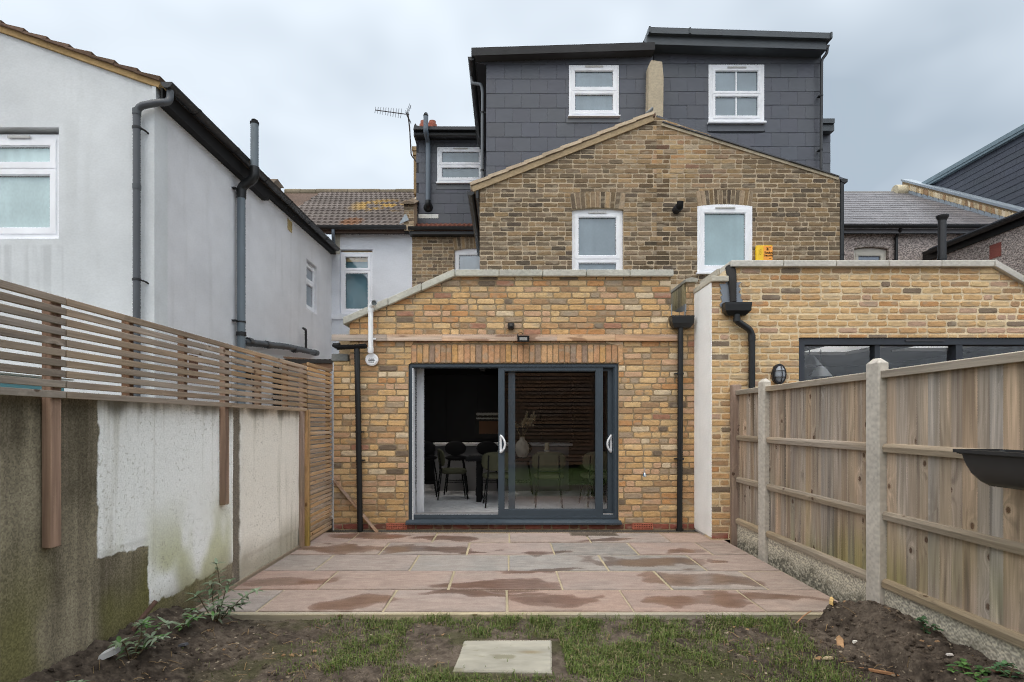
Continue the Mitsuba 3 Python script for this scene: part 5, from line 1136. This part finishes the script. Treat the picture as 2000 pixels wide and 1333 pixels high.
TP = thing('garden_tap', 'small tap with blue handle low on the brick wall right of the door', 'tap')
tx_, tz_ = ex(1256), ez(922)
part(TP, 'spout', tube(fillet([(tx_, 7.3, tz_), (tx_, 7.21, tz_), (tx_, 7.19, tz_ - .05)], .03, 4), .010, 8), METAL, (.5, .5, .5), 40)
part(TP, 'handle', bx(tx_ - .016, tx_ + .016, 7.20, 7.225, tz_ - .055, tz_ - .012, .006), PLAS, lin(46, 128, 170))
part(TP, 'stem', cyl((tx_, 7.215, tz_), (tx_, 7.215, tz_ + .055), .006, 6), METAL)
HM = thing('rain_hopper', 'black hopper and straight black downpipe at the right corner of the sliding door extension', 'downpipe')
hopper(HM, ex(1306), ex(1349), YE - .15, YE - .02, ez(643), ez(620.5), .035)
part(HM, 'pipe', tube([(ex(1325.5), YE - .075, ez(642)), (ex(1325), YE - .07, 1.2), (ex(1324.5), YE - .062, .01)], .034, 16), PLAS, BLK, 50)
pipe_brackets(HM, [((ex(1325.5), YE - .072, ez(v)), (-.055, .05)) for v in (731, 896)], .034, PLAS, BLK)
part(HM, 'shoe', cyl((ex(1324.5), YE - .062, .0), (ex(1324.5), YE - .062, .03), .045, 16), PLAS, BLK, 40)
HL = thing('downpipe', 'black downpipe with short dark gutter end at the left corner of the brick extension', 'downpipe')
part(HL, 'gutter', [gutter((ex(664), 7.19, ez(678)), (ex(719), 7.19, ez(675.5)), .052), tube([(ex(655), 7.19, ez(676)), (ex(660), 7.19, ez(678)), (ex(668), 7.19, ez(679))], .02, 8, r2=.045)], MATT, (.012, .012, .013))
part(HL, 'pipe', tube([(ex(701), 7.20, ez(680)), (ex(704), 7.205, 1.2), (ex(707), 7.21, .0)], .035, 16), PLAS, BLK, 50)
pipe_brackets(HL, [((ex(704), 7.205, ez(844)), (.05, .06)), ((ex(705), 7.207, ez(899)), (.05, .06))], .035, PLAS, BLK)
LS = thing('leaning_stick', 'thin strip of wood leaning in the corner behind the left downpipe', 'stick')
put(LS, hull([(ex(u) + a, y, ez(v) + b) for u, v, y in ((653, 938, 7.27), (741, 1037, 7.17)) for a, b in ((-.010, -.008), (.010, .008)) for y in (y, y + .02)]), WX, lin(150, 122, 98))
BL = thing('bulkhead_light', 'black caged oval bulkhead light on the yellow brick extension, above the fence', 'lamp')
lx_, lz_ = nx(1519), nz(732)
ell = lambda a, b, n=26: Polygon([(lx_ + a * math.cos(t), lz_ + b * math.sin(t)) for t in np.linspace(0, 2 * np.pi, n + 1)[:-1]])
part(BL, 'base', [extr(ell(.078, .118), .0, .045, MN), extr(ell(.072, .112).difference(ell(.056, .094)), .045, .06, MN)], PLAS, (.018, .018, .02))
m = trimesh.creation.icosphere(3, 1.0); m.vertices *= [.056, .05, .094]; m.apply_translation((lx_, YN - .05, lz_))
part(BL, 'glass', m, PLAS, lin(150, 156, 162), 50)
cage = [tube([(lx_ + .062 * math.cos(t), YN - .058 - .052 * s, lz_ + k) for t, s in ((a, math.sin(a)) for a in np.linspace(0, math.pi, 9))], .005, 6) for k in (-.035, .035)]
cage.append(tube([(lx_, YN - .058 - .054 * math.sin(a), lz_ + .10 * math.cos(a)) for a in np.linspace(0, math.pi, 9)], .005, 6))
part(BL, 'cage', cage, PLAS, (.016, .016, .018), 40)

# ------------------------------------------------------------------ inside the kitchen
KI = thing('kitchen_island', 'white kitchen island with pale top inside the room', 'island')
part(KI, 'base', bx(-1.3, 1.2, 10.95, 11.55, FL, .90), MATT, lin(150, 150, 150))
part(KI, 'top', bx(-1.36, 1.26, 10.85, 11.62, .90, .945, .004), PLAS, lin(220, 220, 218))
KU = thing('kitchen_units', 'tall black kitchen cupboards along the back of the room', 'kitchen cupboards')
part(KU, 'carcass', bx(-1.85, 2.05, 12.14, 12.6, FL, 2.32), MATT, (.026, .025, .025))
for i in range(6):
    a = -1.85 + i * .65
    part(KU, 'door', bx(a + .004, a + .646, 12.12, 12.14, .95, 2.31, .003), MATT, (.034, .033, .032))
    part(KU, 'base_door', bx(a + .004, a + .646, 12.12, 12.14, FL + .1, .90, .003), MATT, (.034, .033, .032))
part(KU, 'oven', [bx(-.60, .0, 12.10, 12.12, 1.0, 1.58)], PLAS, (.02, .018, .016))
part(KU, 'oven_glass', [bx(-.52, -.08, 12.095, 12.10, 1.1, 1.36)], PLAS, lin(120, 84, 56))
part(KU, 'oven_trim', [bx(-.58, -.02, 12.09, 12.10, 1.40, 1.43), bx(-.58, -.02, 12.09, 12.10, 1.48, 1.53)], METAL)
TBL = thing('dining_table', 'black dining table behind the glass of the sliding door', 'table')
part(TBL, 'table_top', bx(-.62, 1.72, 9.35, 10.25, .715, .76, .004), MATT, (.020, .020, .021))
for x in (-.45, 1.5):
    part(TBL, 'leg_frame', [bx(x, x + .08, 9.42, 9.46, FL, .715), bx(x, x + .08, 10.14, 10.18, FL, .715), bx(x, x + .08, 9.46, 10.14, FL, FL + .04)], MATT, (.014, .014, .015))
OLV = lin(92, 92, 72)
def chair(label, x, y, deg):
    k = thing('dining_chair', label, 'chair', 'dining chairs round the black table')
    c, s = math.cos(math.radians(deg)), math.sin(math.radians(deg))
    A = np.array([[c, -s, 0, x], [s, c, 0, y], [0, 0, 1, FL], [0, 0, 0, 1]])
    tr = lambda m: m.apply_transform(A)
    seat = trimesh.creation.icosphere(3, 1.0); q = np.sign(seat.vertices) * np.abs(seat.vertices) ** .6; seat.vertices = q * [.235, .225, .045] + [0, 0, .46]
    part(k, 'seat', tr(seat), MATT, OLV, True)
    bk = trimesh.creation.icosphere(3, 1.0); q = np.sign(bk.vertices) * np.abs(bk.vertices) ** .62; v = q * [.255, .03, .145] + [0, 0, .69]; v[:, 1] += -.225 + .9 * v[:, 0] ** 2 - .10 * (v[:, 2] - .69); bk.vertices = v
    part(k, 'backrest', tr(bk), MATT, OLV, True)
    for sx in (-1, 1):
        part(k, 'leg', tr(tube([(sx * .16, .16, .43), (sx * .19, .20, .2), (sx * .215, .225, 0)], .011, 8)), MATT, BLK, True)
        part(k, 'leg', tr(tube(fillet([(sx * .15, -.24, .78), (sx * .16, -.205, .45), (sx * .20, -.27, 0)], .1, 4), .011, 8)), MATT, BLK, True)
chair('olive chair seen from the side in the open half of the door', -.86, 9.9, -80)
chair('olive chair with its back to the door, half behind the left stile of the glass', -.10, 9.05, 4)
chair('olive chair with its back to the door, in the middle of the glass', .68, 9.05, -3)
chair('olive chair with its back to the door, nearest the right edge of the glass', 1.42, 9.1, 6)
for i, x in enumerate((-1.40, -.86, -.30, .30)):
    k = thing('bar_stool', ('black bar stool at the left end of the island', 'second black bar stool from the left along the island', 'third black bar stool from the left along the island', 'black bar stool at the right end of the row, behind the glass')[i], 'stool', 'bar stools along the island')
    m = trimesh.creation.icosphere(3, 1.0); m.vertices = m.vertices * [.2, .19, .05] + [x, 10.55, .70]; part(k, 'seat', m, MATT, (.015, .015, .016), True)
    m = trimesh.creation.icosphere(3, 1.0); m.vertices = m.vertices * [.19, .03, .13] + [x, 10.38, .88]; part(k, 'backrest', m, MATT, (.015, .015, .016), True)
    for sx in (-1, 1):
        for sy in (-1, 1): part(k, 'leg', tube([(x + sx * .12, 10.55 + sy * .11, .68), (x + sx * .16, 10.55 + sy * .15, .4), (x + sx * .2, 10.55 + sy * .19, FL)], .012, 8), MATT, BLK, True)
    part(k, 'footrest', [cyl((x - .18, 10.55 + sy * .17, .28), (x + .18, 10.55 + sy * .17, .28), .009, 6) for sy in (-1, 1)], MATT, BLK)
VS = thing('vase', 'round cream vase with dried pampas grass on the table', 'vase')
vxx = X(1020, 9.8)
part(VS, 'pot', lathe([(0, 0), (.07, 0), (.105, .06), (.118, .14), (.108, .21), (.075, .26), (.045, .285), (.042, .32), (.05, .335), (.038, .33), (.035, .29), (0, .28)], 28, (vxx, 9.8, .76)), MATT, lin(214, 206, 188), 50)
for i in range(7):
    a = R.uniform(0, 6.28); d = np.array([math.cos(a) * R.uniform(.12, .30) + .05, math.sin(a) * .12, R.uniform(.30, .46)]); p0 = np.array([vxx, 9.8, 1.04])
    part(VS, 'stem', tube([p0, p0 + d * .5 + [0, 0, .05], p0 + d], .003, 5), LEAF, lin(150, 136, 100))
    mb = MB()
    for j in range(150):
        t = R.uniform(.5, 1.08); q = p0 + d * t + np.array([0, 0, .05]) * (1 - abs(2 * t - 1)); r = .075 * (1.15 - t)
        e = q + np.array([R.gauss(0, r), R.gauss(0, r), R.uniform(-.03, .05)])
        mb.add((np.array([q, q + [.010, 0, .007], e]), [[0, 1, 2]]), tuple(np.array(lin(206, 192, 160)) * R.uniform(.7, 1.1)))
    part(VS, 'plume', mb, LEAF)
CD = thing('candle', 'thick cream candle on a white holder on the table', 'candle')
cx_ = X(1068, 9.75)
part(CD, 'holder', lathe([(0, 0), (.055, 0), (.05, .02), (.03, .06), (.045, .11), (.05, .12), (0, .12)], 18, (cx_, 9.75, .76)), MATT, lin(226, 224, 216), 40)
part(CD, 'wax', cyl((cx_, 9.75, .88), (cx_, 9.75, 1.0), .036, 18), MATT, lin(224, 212, 180), 40)
for i, (x, y) in enumerate(((-.10, 9.52), (.68, 9.52), (1.4, 9.5))):
    p = thing('plate', ('white plate with folded napkin at the left place on the table', 'white plate with folded napkin at the middle place on the table', 'white plate with folded napkin at the right place on the table')[i], 'plate', 'place settings on the table')
    part(p, 'dish', lathe([(0, 0), (.09, 0), (.14, .016), (.142, .02), (.09, .008), (0, .008)], 24, (x, y, .76)), MATT, lin(216, 214, 208), 40)
    part(p, 'napkin', hull([(x + a, y + b, .772 + c) for a, b, c in ((-.05, -.03, 0), (.05, -.03, 0), (.05, .03, 0), (-.05, .03, 0), (-.02, 0, .06), (.03, .01, .05))]), MATT, lin(120, 140, 140))

# ------------------------------------------------------------------ garden room behind the camera (seen only in the glass)
GS = thing('garden_room', 'brown slat clad garden room at the far end of the garden', 'garden room')
part(GS, 'body', bx(-2.9, 3.3, -5.2, -3.05, -.1, 3.15), MATT, lin(24, 20, 18))
part(GS, 'roof', bx(-3.0, 3.4, -5.3, -2.92, 3.15, 3.28), MATT, lin(50, 50, 52))
for k in range(28):
    part(GS, 'slat', bx(-2.9, 3.3, -3.05, -3.015, .05 + k * .112, .05 + k * .112 + .080), WX, tuple(np.array(lin(150, 112, 86)) * R.uniform(.8, 1.15)))
BT = thing('bare_tree', 'leafless tree in the gardens behind the photographer', 'tree')
br = []
def limb(p, d, L, r, k):
    q = p + d * L; mid = (p + q) / 2 + np.array([R.gauss(0, .04), R.gauss(0, .04), 0]) * L
    br.append((k, tube([p, mid, q], r, 6 if k < 2 else 4, r2=r * .6)))
    if k < 4:
        for _ in range(3 if k else 5):
            e = d + np.array([R.gauss(0, .5), R.gauss(0, .5), R.uniform(0, .35)]); e /= np.linalg.norm(e); limb(p + (q - p) * R.uniform(.6, 1), e, L * R.uniform(.55, .75), r * .55, k + 1)
limb(np.array([-8.6, -11.0, -.3]), np.array([0, 0, 1.0]), 4.6, .2, 0)
part(BT, 'trunk', [m for k, m in br if k == 0], LEAF, lin(92, 80, 68), True)
part(BT, 'crown', [m for k, m in br if k > 0], LEAF, lin(92, 82, 72), kind='stuff')

# ------------------------------------------------------------------ grass, weeds, stones
NR = np.random.RandomState(7)
def grass_density(x, y):
    P = np.stack([x, y, 0 * x], -1)
    n = meshkit.fbm(P * 2.6 + 20, 4, seed=21); n2 = meshkit.fbm(P * 7.5, 3, seed=22)
    m = np.clip((x + 1.35) / .35, 0, 1) * np.clip((2.02 - x) / .22, 0, 1)
    m *= np.where((x < -1.0) & (y < 4.0), .35, 1) * np.where((x > 1.25) & (y < 3.75), .5, 1)
    near = np.clip((y - 3.82) / .2, 0, 1) * np.clip((x + 1.2) / .4, 0, 1) * .16
    d = np.clip((n - .36 + near) * 4.6, 0, 1) * np.clip((n2 - .30) * 4.5, .08, 1) * m
    stone = (np.abs(x - .02) < .33) & (y > 3.20) & (y < 3.76)
    return np.where(stone, 0, d)
N_ = 460000
gx_, gy_ = NR.uniform(-1.9, 2.05, N_), NR.uniform(2.6, 4.10, N_)
keepg = NR.rand(N_) < grass_density(gx_, gy_) * .34 + .0016
gx_, gy_ = gx_[keepg], gy_[keepg]; n_ = len(gx_)
gz_ = ground_z(gx_, gy_) - .006
cl = meshkit.fbm(np.stack([gx_ * 6, gy_ * 6, 0 * gx_], -1), 3, seed=31)
hgt = (.014 + .052 * NR.rand(n_) ** 2.0) * (.35 + 1.2 * cl)
an = NR.uniform(0, 2 * np.pi, n_); le = NR.uniform(.2, 1.0, n_); wd = NR.uniform(.0014, .0026, n_)
dx_, dy_ = np.cos(an), np.sin(an); sx2, sy2 = -dy_ * wd, dx_ * wd
o_ = np.stack([gx_, gy_, gz_], 1)
side = np.stack([sx2, sy2, 0 * sx2], 1); lean = np.stack([dx_, dy_, 0 * dx_], 1)
mid_ = o_ + lean * (hgt * le * .35)[:, None] + np.array([0, 0, 1]) * (hgt * .62)[:, None]
tip_ = o_ + lean * (hgt * le * 1.0)[:, None] + np.array([0, 0, 1]) * (hgt * (1.02 - .38 * le))[:, None]
V = np.stack([o_ - side, o_ + side, mid_ - side * .8, mid_ + side * .8, tip_], 1).reshape(-1, 3)
b5 = (np.arange(n_) * 5)[:, None]
Fg = np.vstack([b5 + [0, 1, 3], b5 + [0, 3, 2], b5 + [2, 3, 4]])
base = np.array([[.088, .130, .026], [.118, .158, .038], [.062, .098, .020], [.16, .165, .065], [.22, .185, .10]])
ci = NR.choice(5, n_, p=[.32, .24, .16, .16, .12]); cg = base[ci] * NR.uniform(.8, 1.4, (n_, 1))
uvg = np.repeat(np.array([[pack(c), .5] for c in cg]), 5, 0)
scene['lawn_grass'] = mikit.ply((V, Fg), LEAF, uv=uvg)
labels['lawn_grass'] = {'label': 'patchy short green grass growing in the dark soil', 'category': 'grass', 'kind': 'stuff'}

def leaf(p, d, L, wdt, up=(0, 0, 1), droop=.25, fold=.25):
    d = np.array(d, float); d /= np.linalg.norm(d); s = np.cross(d, up); s /= (np.linalg.norm(s) + 1e-9); u = np.cross(s, d)
    pts = []
    for t, w in ((0, .12), (.3, .85), (.62, .75), (1, .02)):
        c = np.array(p) + d * L * t - np.array([0, 0, 1]) * droop * L * t * t
        pts += [c - s * w * wdt + u * fold * w * wdt, c, c + s * w * wdt + u * fold * w * wdt]
    f = []
    for i in range(3):
        for j in range(2): a = i * 3 + j; f += [[a, a + 1, a + 4], [a, a + 4, a + 3]]
    return TM(pts, f)
def weed(key, x, y, stems, L, W, cols, per=7, stem_col=lin(96, 84, 62)):
    """stems: end points relative to the base; leaves in pairs and a tuft at the end."""
    z = float(ground_z(x, y)) - .02; o = np.array([x, y, z])
    for e in stems:
        e = np.array(e, float); mid = e * .55 + np.array([R.uniform(-.03, .03), R.uniform(-.03, .03), .04])
        path = [o, o + mid * .5, o + mid, o + mid + (e - mid) * .5 + [0, 0, .012], o + e]
        part(key, 'stem', tube(path, .0042, 6, r2=.002), LEAF, stem_col, True)
        P = np.array(path)
        for k in range(per):
            t = .22 + .72 * k / per; i = min(int(t * 4), 3); p = P[i] + (P[i + 1] - P[i]) * (t * 4 - i); a = R.uniform(0, 6.28)
            for s in (0, math.pi):
                d = np.array([math.cos(a + s), math.sin(a + s), R.uniform(.0, .5)])
                part(key, 'leaf', leaf(p, d, L * R.uniform(.55, 1.0), W * R.uniform(.7, 1.1), droop=R.uniform(.1, .5)), LEAF, tuple(np.array(R.choice(cols)) * R.uniform(.8, 1.2)))
        for k in range(6):
            a = k * 1.05 + R.uniform(-.3, .3); d = np.array([math.cos(a), math.sin(a), R.uniform(.15, .8)])
            part(key, 'leaf', leaf(P[-1], d, L * R.uniform(.6, 1.0), W * R.uniform(.7, 1.0), droop=R.uniform(.1, .5)), LEAF, tuple(np.array(R.choice(cols)) * R.uniform(.85, 1.25)))
SAGE = [lin(106, 120, 94), lin(88, 106, 78), lin(120, 132, 110)]
DKG = [lin(70, 104, 52), lin(86, 120, 62), lin(60, 90, 50)]
w1_ = thing('shrub', 'grey green leggy shrub at the front left corner of the patio', 'shrub')
weed(w1_, -1.93, 3.94, [(-.02, .05, .40), (.10, -.02, .30), (.28, -.03, .24), (-.10, -.05, .22), (.18, .0, .14), (-.04, .02, .28), (.05, -.06, .16)], .095, .014, SAGE, 7)
w2_ = thing('shrub', 'low grey green shrub against the mossy wall, beside the plastic scrap', 'shrub')
weed(w2_, -2.02, 3.18, [(-.02, .18, .16), (.03, .05, .19), (.02, -.12, .15), (.12, .10, .10), (.05, .26, .12)], .085, .0135, SAGE + DKG[:1], 6)
w3_ = thing('shrub', 'small pale green shrub at the bottom left corner', 'shrub')
weed(w3_, -2.00, 2.66, [(-.06, .06, .12), (.02, .08, .12), (.03, -.04, .10)], .09, .0135, SAGE, 6)
w4_ = thing('shrub', 'trailing green sprigs on the soil left of the patio corner', 'shrub')
weed(w4_, -2.02, 3.62, [(.02, .16, .09), (.10, .04, .08), (.16, .14, .06)], .08, .014, SAGE + DKG[:1], 5)
i1 = thing('weed', 'dark green ivy like weed on the soil heap by the concrete post', 'weed')
weed(i1, 2.50, 3.50, [(-.03, .0, .10), (.03, .05, .09), (.04, -.05, .06)], .040, .016, [lin(56, 84, 54), lin(70, 98, 66)], 4)
i2 = thing('weed', 'low bright green weed on the dug soil near the fence', 'weed')
weed(i2, 2.36, 2.98, [(-.07, .03, .04), (.08, .02, .04), (.02, .08, .05), (.0, -.07, .03)], .055, .017, DKG, 3)
i3 = thing('weed', 'green weed on the dug soil at the right edge', 'weed')
weed(i3, 2.50, 2.92, [(.02, .05, .06), (-.05, .02, .05), (.04, -.05, .04)], .05, .014, [lin(70, 104, 70), lin(88, 120, 80)], 3)
# debris
def pebble(r, fl=.6):
    m = trimesh.creation.icosphere(1, r); m.vertices *= [R.uniform(.8, 1.3), R.uniform(.8, 1.2), fl]; m.vertices += NR.normal(0, r * .12, m.vertices.shape); m.apply_transform(trimesh.transformations.rotation_matrix(R.uniform(0, 6), [0, 0, 1])); return m
mb = MB()
for i in range(520):
    side_ = R.random(); x = R.uniform(1.35, 2.5) if side_ < .45 else (R.uniform(-2.1, -1.2) if side_ < .75 else R.uniform(-1.3, 1.4)); y = R.uniform(2.6, 4.02)
    if abs(x - .02) < .36 and 3.2 < y < 3.8: continue
    r = .004 + .010 * R.random() ** 3; m = pebble(r); m.apply_translation((x, y, float(ground_z(x, y)) + r * .2))
    mb.add(m, tuple(np.array(R.choice([lin(128, 112, 94), lin(96, 84, 72), lin(170, 156, 136), lin(60, 52, 46), lin(150, 120, 90)])) * R.uniform(.7, 1.1)))
put(thing('pebbles', 'scattered small stones and crumbs lying on the bare soil', 'pebbles', kind='stuff'), mb, MAS)
mb = MB()
for i in range(1500):
    q = R.random(); x = R.uniform(1.9, 2.56) if q < .5 else (R.uniform(-2.18, -1.5) if q < .72 else R.uniform(-1.5, 1.9)); y = R.uniform(2.6, 4.06)
    if abs(x - .02) < .40 and 3.15 < y < 3.85: continue
    r = .003 + (.014 if q < .5 else .010) * R.random() ** 3; m = pebble(r, .8); m.apply_translation((x, y, float(ground_z(x, y)) + r * .15)); mb.add(m, (.1, .1, .1))
put(thing('soil_clods', 'loose crumbs and clods of dark soil lying over the ground', 'soil clods', kind='stuff'), mb, SOIL)
mb = MB()
for i in range(240):
    x = R.choice([R.uniform(1.3, 2.5), R.uniform(-2.1, -.9), R.uniform(-.9, 1.3)]); y = R.uniform(2.7, 4.0); a = R.uniform(0, 3.14); L = R.uniform(.02, .085)
    if abs(x - .02) < .40 and 3.15 < y < 3.85: continue
    p = np.array([x, y, float(ground_z(x, y)) + .006]); q = np.array([x + L * math.cos(a), y + L * math.sin(a), 0]); q[2] = float(ground_z(q[0], q[1])) + .008 + R.uniform(0, .012)
    mb.add(tube([p, (p + q) / 2 + [0, 0, R.uniform(0, .01)], q], R.uniform(.001, .0022), 4), tuple(np.array(lin(150, 124, 88)) * R.uniform(.4, 1.1)))
put(thing('straw', 'bits of dry straw and roots lying on the soil', 'straw', kind='stuff'), mb, LEAF)
def on_soil(u, v):
    Y = 3.6
    for _ in range(12):
        x = (u - 985) / F * Y; Y = .5 * Y + .5 * (HC - float(ground_z(x, Y))) * F / (v - 825)
    return (u - 985) / F * Y, Y, float(ground_z((u - 985) / F * Y, Y))
def chip(label, u, v, L, W, deg, col, cat='wood chip', name='wood_chip', tilt=.2, h=.012, mat=None):
    x, y, z = on_soil(u, v); pts = []
    for a, b, c in ((-.5, -.35, 0), (-.3, .5, 0), (.35, .42, 0), (.5, .05, 0), (.25, -.5, 0), (-.4, -.3, 1), (-.2, .4, 1), (.3, .3, 1), (.42, 0, 1), (.2, -.4, 1)):
        pts.append((a * L, b * W, c * h + a * L * tilt))
    m = hull(pts); m.apply_transform(trimesh.transformations.rotation_matrix(math.radians(deg), [0, 0, 1])); m.apply_translation((x, y, z + .008))
    put(thing(name, label, cat), m, mat or WX, col)
chip('split orange brown wood chip standing in the bare soil at the right', 1641, 1258, .085, .045, 70, lin(176, 140, 104), tilt=.6)
chip('pale wood chip lying below the split orange one', 1617, 1290, .06, .025, -30, lin(190, 172, 140))
chip('brown strip of wood half buried at the bottom right', 1712, 1316, .22, .022, -38, lin(140, 104, 74), tilt=.05)
chip('white pebble on the soil right of the orange wood chip', 1670, 1259, .035, .025, 10, lin(214, 210, 200), 'stone', 'white_stone', 0, .015, MAS)
chip('flat white stone on the dug soil near the fence', 1855, 1283, .045, .028, 10, lin(206, 198, 190), 'stone', 'white_stone', 0, .008, MAS)
chip('brown dead leaf on the dug soil, bottom right', 1950, 1316, .07, .035, 5, lin(120, 92, 74), 'dead leaf', 'dead_leaf', .1, .006, MAS)
chip('crumpled clear plastic scrap beside the low shrub at the left wall', 214, 1284, .11, .06, 30, lin(190, 192, 192), 'plastic scrap', 'plastic_scrap', .35, .03, PLAS)
chip('dark slate fragment on the soil at the left', 358, 1264, .06, .03, 15, lin(80, 80, 84), 'slate fragment', 'slate_fragment', .1, .012, SLATE)
chip('pale twig end and roots at the tip of the soil lump', 1624, 1203, .06, .03, 60, lin(200, 168, 110), 'wood chip', 'wood_chip', .5, .02)
x, y, z = on_soil(1556, 1223)
solo('stick', 'thin pale stick lying across the grass beside the soil lump', 'stick', tube([(x, y, z + .02), (x + .07, y + .05, z + .05), (x + .15, y + .10, z + .07)], .004, 6), WX, lin(176, 130, 96), True)
x, y, z = on_soil(255, 1232)
solo('rusty_peg', 'short rusty peg leaning from the soil at the mossy left wall', 'peg', tube([(x, y, z - .03), (x + .04, y + .05, z + .05), (x + .09, y + .10, z + .13)], .013, 10), MAS, lin(104, 82, 72), True)
